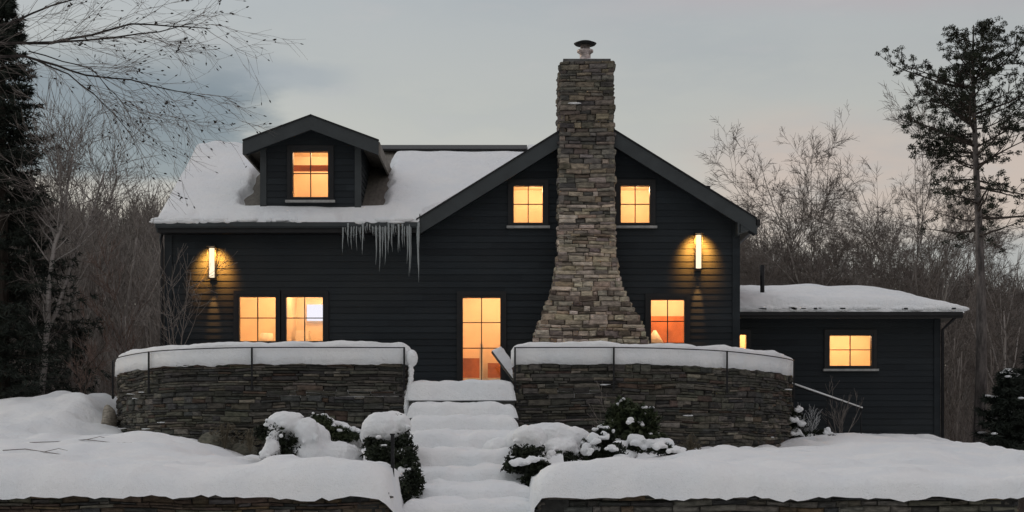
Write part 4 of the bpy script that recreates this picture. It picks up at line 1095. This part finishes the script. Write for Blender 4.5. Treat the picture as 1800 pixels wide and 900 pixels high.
shrub('frosted_plant', 1425, 760, 33.2, 'frost covered stalky plant by the right end of the curved wall',
      [(1400, 745, 14, 26, 0), (1430, 768, 30, 12, 0)], [(1404, 718, 4, 5, 0), (1396, 735, 5, 5, 0), (1410, 742, 5, 6, 0), (1398, 758, 8, 7, 0), (1425, 768, 14, 7, 0), (1455, 758, 6, 8, 0), (1450, 778, 26, 8, .1), (1415, 778, 26, 8, 0)], 108, n_=500, vox=.02, fringe=16, disp=.05)
bare_tree('frosted_shrub', 1412, 33.3, 700, .15, 'frost whitened twiggy shrub at the right end of the curved wall', 208, cat='shrub', stems=7, r0=.014, tmat='frost', cmat='frost', depth=2, kids=(5, 8), rmin=.005, fan=.5, hs=.8)
bare_tree('bare_shrub', 1478, 34.0, 655, .15, 'thin leafless shrub standing before the outbuilding wall', 109, cat='shrub', stems=6, r0=.012, tmat='grey', cmat='pale', depth=2, kids=(3, 5), rmin=.004, fan=.3)
bare_tree('bare_shrub', 1072, 28.2, 650, .1, 'leafless wiry stems against the right curved wall', 110, cat='shrub', stems=4, r0=.010, tmat='twig', cmat='twig', depth=2, kids=(3, 5), rmin=.004, fan=.35)
# boulders and dry ferns at the foot of the left wall
for i, (px, py, rx, rz, lb_) in enumerate([(378, 782, 34, 22, 'rounded mossy boulder at the foot of the left curved wall'), (428, 794, 24, 16, 'smaller boulder beside the mossy one under the left curved wall')]):
    mb_ = MB(); c_ = W(px, py, 28.6); k = 28.6/F
    mb_.ball(c_, (rx*k, .25, rz*k), 14)
    mb_.v = [tuple(c_+(Vector(v)-c_)*(1+.22*nz(*(Vector(v)*1.0), s=3.))) for v in mb_.v]; mb_.t = {q: (.085, .082, .066) for q in range(len(mb_.f))}
    tag(mb_.build('boulder', M['stone']), lb_, 'boulder')
def fern(px, py, Y, label, seed, H=.5):
    r = random.Random(seed); c_ = W(px, py, Y); mb_ = MB()
    for _ in range(34):
        a_ = r.uniform(0, 6.28); o_ = r.uniform(.15, .5)*H; top = r.uniform(.4, 1)*H
        pts = [c_, c_+Vector((math.cos(a_)*o_*.5, math.sin(a_)*o_*.4, top)), c_+Vector((math.cos(a_)*o_*1.4, math.sin(a_)*o_, top*.7))]
        mb_.tube(pts, [.006, .008, .002], 3)
        leaves(mb_, pts[2], (.05, .05, .04), 4, .03, r)
    tag(mb_.build('dry_fern', M['fern']), label, 'fern')
fern(395, 790, 28.3, 'withered fern between the two boulders', 5); fern(440, 795, 28.2, 'withered fern right of the smaller boulder', 6, .45)
fern(1215, 800, 28.0, 'withered clump low on the right curved wall', 8, .4)
for i, pts in enumerate([[(52, 748), (95, 762), (150, 772), (200, 770), (250, 776)], [(0, 788), (40, 800), (80, 806), (112, 798)]]):
    mb_ = MB(); pp = []
    for j, (a_, b2) in enumerate(pts):
        yy = 25.5 if b2 < 780 else 23.5; x = (a_-900)*yy/F; pp.append(Vector((x, yy+.15*math.sin(j*1.3+i), nearz(x, yy+.15*math.sin(j*1.3+i))+.006)))
    mb_.tube(pp, [.007, .006, .006, .005, .003][:len(pp)], 5)
    for q in pp[2:3]: mb_.tube([q, q+Vector((.18, .12, .05)), q+Vector((.32, .10, .02))], [.006, .005, .003], 3)
    tag(mb_.build('fallen_branch', M['twig']), ['long fallen branch lying on the snow before the left curved wall', 'short fallen twig half sunk in the snow at the lower left'][i], 'branch')
# grassy stubble strands and snowy log by the left wall
mb_ = MB(); c_ = W(192, 745, 32.5); mb_.ball(c_, (.16, .3, .35), 12); mb_.v = [tuple(c_+(Vector(v)-c_)*(1+.3*nz(*Vector(v), s=4.))) for v in mb_.v]
mb_.t = {q: (.22, .20, .17) for q in range(len(mb_.f))}
tag(mb_.build('boulder', M['stone']), 'pale upright stone at the outer end of the left curved wall', 'boulder')

# ------------------------------------------------------------------ far woodland, one mass
def woods():
    r = random.Random(99)
    for nm, n_, depth in (('near', 520, 3), ('far', 1900, 2)):
        variants = []
        for k in range(7):
            tr = MB(); rr_ = random.Random(500+k+depth)
            grow(tr, tr, Vector((0, 0, 0)), Vector((rr_.uniform(-.1, .1), 0, 1)), 8., .10, rr_, depth, 5 if depth == 3 else 4, .10, .06, (5, 7) if depth == 3 else (10, 14), .42, (18, 40), 3, None, 3, .3, .012 if depth == 3 else .026)
            variants.append((tr.v, tr.f))
        out = MB(); V = out.v; Fc = out.f
        for i in range(n_):
            Y = r.uniform(50, 80) if depth == 3 else 66+r.random()**.8*110
            q = r.uniform(-.40, -.19) if r.random() < .5 else r.uniform(.13, .42)
            if r.random() < .12: q = r.uniform(-.19, .13)
            x = q*Y; z = farz(x, Y)-.3+(.6 if q < 0 else -.4); v_, f_ = variants[r.randrange(7)]; s_ = r.uniform(.6, 1.05)*(.50 if depth == 3 else .8); a_ = r.uniform(0, 6.28); ca, sa = math.cos(a_)*s_, math.sin(a_)*s_
            b = len(V); V.extend((x+p[0]*ca-p[1]*sa, Y+p[0]*sa+p[1]*ca, z+p[2]*s_) for p in v_); Fc.extend(tuple(j+b for j in f) for f in f_)
        yield out
W_ = list(woods())
tag(W_[0].build('bare_woodland', M['grey']), 'mass of thin bare trees at the foot of the brown hillside', 'woodland', kind='stuff')
tag(W_[1].build('distant_woodland', M['grey']), 'distant leafless woods covering the brown hillside', 'woodland', kind='stuff')
def brush():
    r = random.Random(61); mb_ = MB()
    for _ in range(2600):
        Y = r.uniform(39, 56); q = r.uniform(-.345, -.215) if r.random() < .6 else r.uniform(.262, .345); x = q*Y
        z = base(x, Y)-.1 if Y < 41 else max(farz(x, Y), base(x, 41)-(Y-41)*.3)-.2
        z = min(z, -1.0) if Y > 41 else z
        h = r.uniform(.5, 2.6); d_ = Vector((r.uniform(-.35, .35), r.uniform(-.3, .3), 1)); p = Vector((x, Y, z))
        mb_.tube([p, p+d_*h*.5, p+(d_+rv(r)*.25)*h], [.012, .009, .004], 3)
        for _k in range(5):
            b = p+d_*h*r.uniform(.2, .8); mb_.tube([b, b+(d_*.5+rv(r)*.6)*h*.3], [.006, .003], 3)
    tag(mb_.build('undergrowth', M['twig']), 'tangled brown undergrowth behind the garden at both sides', 'undergrowth', kind='stuff')
brush()

# ------------------------------------------------------------------ sky
wd_ = bpy.data.worlds.new('World'); sc.world = wd_; wd_.use_nodes = True
nt = NT(wd_.node_tree)
tc = nt.n('ShaderNodeTexCoord').outputs['Generated']
sx = nt.n('ShaderNodeSeparateXYZ'); nt.t.links.new(tc, sx.inputs[0])
el = nt.m('ARCSINE', sx.outputs[2]); az = nt.m('ARCTAN2', sx.outputs[0], sx.outputs[1])
cb = nt.n('ShaderNodeCombineXYZ'); nt.t.links.new(az, cb.inputs[0]); nt.t.links.new(nt.m('MULTIPLY', el, 3.2), cb.inputs[1]); cv = cb.outputs[0]
n1 = nt.noise(cv, 4.5, 6, .55); n2 = nt.noise(cv, 14, 5, .6); 
elw = nt.m('ADD', el, nt.m('MULTIPLY', nt.m('SUBTRACT', n1, .5), .055))
azw = nt.m('ADD', az, nt.m('MULTIPLY', nt.m('SUBTRACT', n2, .5), .08))
ramp = nt.n('ShaderNodeValToRGB'); nt.t.links.new(el, ramp.inputs[0]); cr = ramp.color_ramp
pts_ = [(0., (.30, .27, .26)), (.10, (.36, .33, .325)), (.155, (.50, .45, .41)), (.21, (.45, .43, .395)), (.29, (.395, .40, .405)), (.55, (.56, .58, .59)), (1.0, (1.02, 1.02, 1.02))]
while len(cr.elements) < len(pts_): cr.elements.new(.5)
for e_, (p_, c_) in zip(cr.elements, pts_): e_.position = min(1, p_); e_.color = (*c_, 1)
c = ramp.outputs[0]
def band(v, a0, a1, b0, b1): return nt.m('MULTIPLY', nt.rng(v, a0, a1), nt.rng(v, b1, b0, 0, 1) if False else nt.m('SUBTRACT', 1., nt.rng(v, b0, b1)))
left = nt.m('SUBTRACT', 1., nt.rng(azw, -.178, -.135))
m1 = nt.m('MULTIPLY', left, band(elw, .166, .178, .222, .262))
c = nt.mix(nt.m('MULTIPLY', m1, .97), c, (.125, .145, .18))
m2 = nt.m('MULTIPLY', left, band(elw, .138, .152, .166, .180))
c = nt.mix(nt.m('MULTIPLY', m2, .85), c, (.46, .375, .32))
m2b = nt.m('MULTIPLY', left, band(elw, .09, .11, .135, .148))
c = nt.mix(nt.m('MULTIPLY', m2b, .6), c, (.30, .30, .33))
right = nt.rng(azw, .08, .16)
m3 = nt.m('MULTIPLY', right, band(elw, .112, .14, .178, .222))
c = nt.mix(nt.m('MULTIPLY', m3, .9), c, (.56, .425, .36))
m4 = nt.m('MULTIPLY', nt.rng(az, .22, .30), band(elw, .08, .10, .12, .14))
c = nt.mix(nt.m('MULTIPLY', m4, .7), c, (.34, .34, .37))
m5 = nt.m('MULTIPLY', nt.rng(az, .0, .15), nt.rng(elw, .255, .285))
c = nt.mix(nt.m('MULTIPLY', m5, .85), c, (.45, .37, .375))
m6 = nt.m('MULTIPLY', nt.m('MULTIPLY', nt.rng(az, -.19, -.15), nt.m('SUBTRACT', 1., nt.rng(az, -.125, -.09))), band(elw, .215, .225, .232, .245))
c = nt.mix(nt.m('MULTIPLY', m6, .7), c, (.29, .30, .33))
n3 = nt.noise(cv, 7, 7, .6)
c = nt.mix(nt.rng(n3, .42, .72, 0, .42), c, (.31, .325, .345))
c = nt.mix(nt.m('MULTIPLY', nt.rng(n2, .50, .75, 0, .30), nt.m('SUBTRACT', 1., m1)), c, (.53, .475, .45))
bg = nt.n('ShaderNodeBackground', i_Strength=.89); nt.t.links.new(c, bg.inputs[0])
sky = nt.n('ShaderNodeTexSky', sky_type='NISHITA'); sky.sun_disc = False; sky.sun_elevation = R(7); sky.sun_rotation = R(-62)
bg2 = nt.n('ShaderNodeBackground', i_Strength=.05); nt.t.links.new(sky.outputs[0], bg2.inputs[0])
ad = nt.n('ShaderNodeAddShader'); nt.t.links.new(bg.outputs[0], ad.inputs[0]); nt.t.links.new(bg2.outputs[0], ad.inputs[1])
wo = nt.n('ShaderNodeOutputWorld'); nt.t.links.new(ad.outputs[0], wo.inputs[0])
sl = bpy.data.lights.new('sun', 'SUN'); sl.energy = .5; sl.angle = R(20); sl.color = (1., .93, .88)
so = bpy.data.objects.new('sun', sl); col.objects.link(so); so.rotation_euler = Vector((math.sin(R(-62))*math.cos(R(7)), math.cos(R(-62))*math.cos(R(7)), math.sin(R(7)))).to_track_quat('Z', 'Y').to_euler(); so.location = (0, -10, 30)

# ------------------------------------------------------------------ camera and render
cam = bpy.data.cameras.new('camera'); co_ = bpy.data.objects.new('camera', cam); col.objects.link(co_)
co_.location = (0, 0, 0); co_.rotation_euler = (R(90), 0, 0); cam.sensor_fit = 'HORIZONTAL'; cam.sensor_width = 36; cam.lens = 36*F/1800; cam.shift_y = 350/1800
cam.clip_end = 2000; sc.camera = co_
sc.render.engine = 'CYCLES'; sc.render.resolution_x = 1024; sc.render.resolution_y = 512
sc.view_settings.view_transform = 'Standard'; sc.view_settings.look = 'None'; sc.view_settings.exposure = 0; sc.view_settings.gamma = 1; sc.view_settings.use_curve_mapping = False
sc.cycles.max_bounces = 5; sc.cycles.diffuse_bounces = 3; sc.cycles.glossy_bounces = 2; sc.cycles.transparent_max_bounces = 8
sc.cycles.use_denoising = True
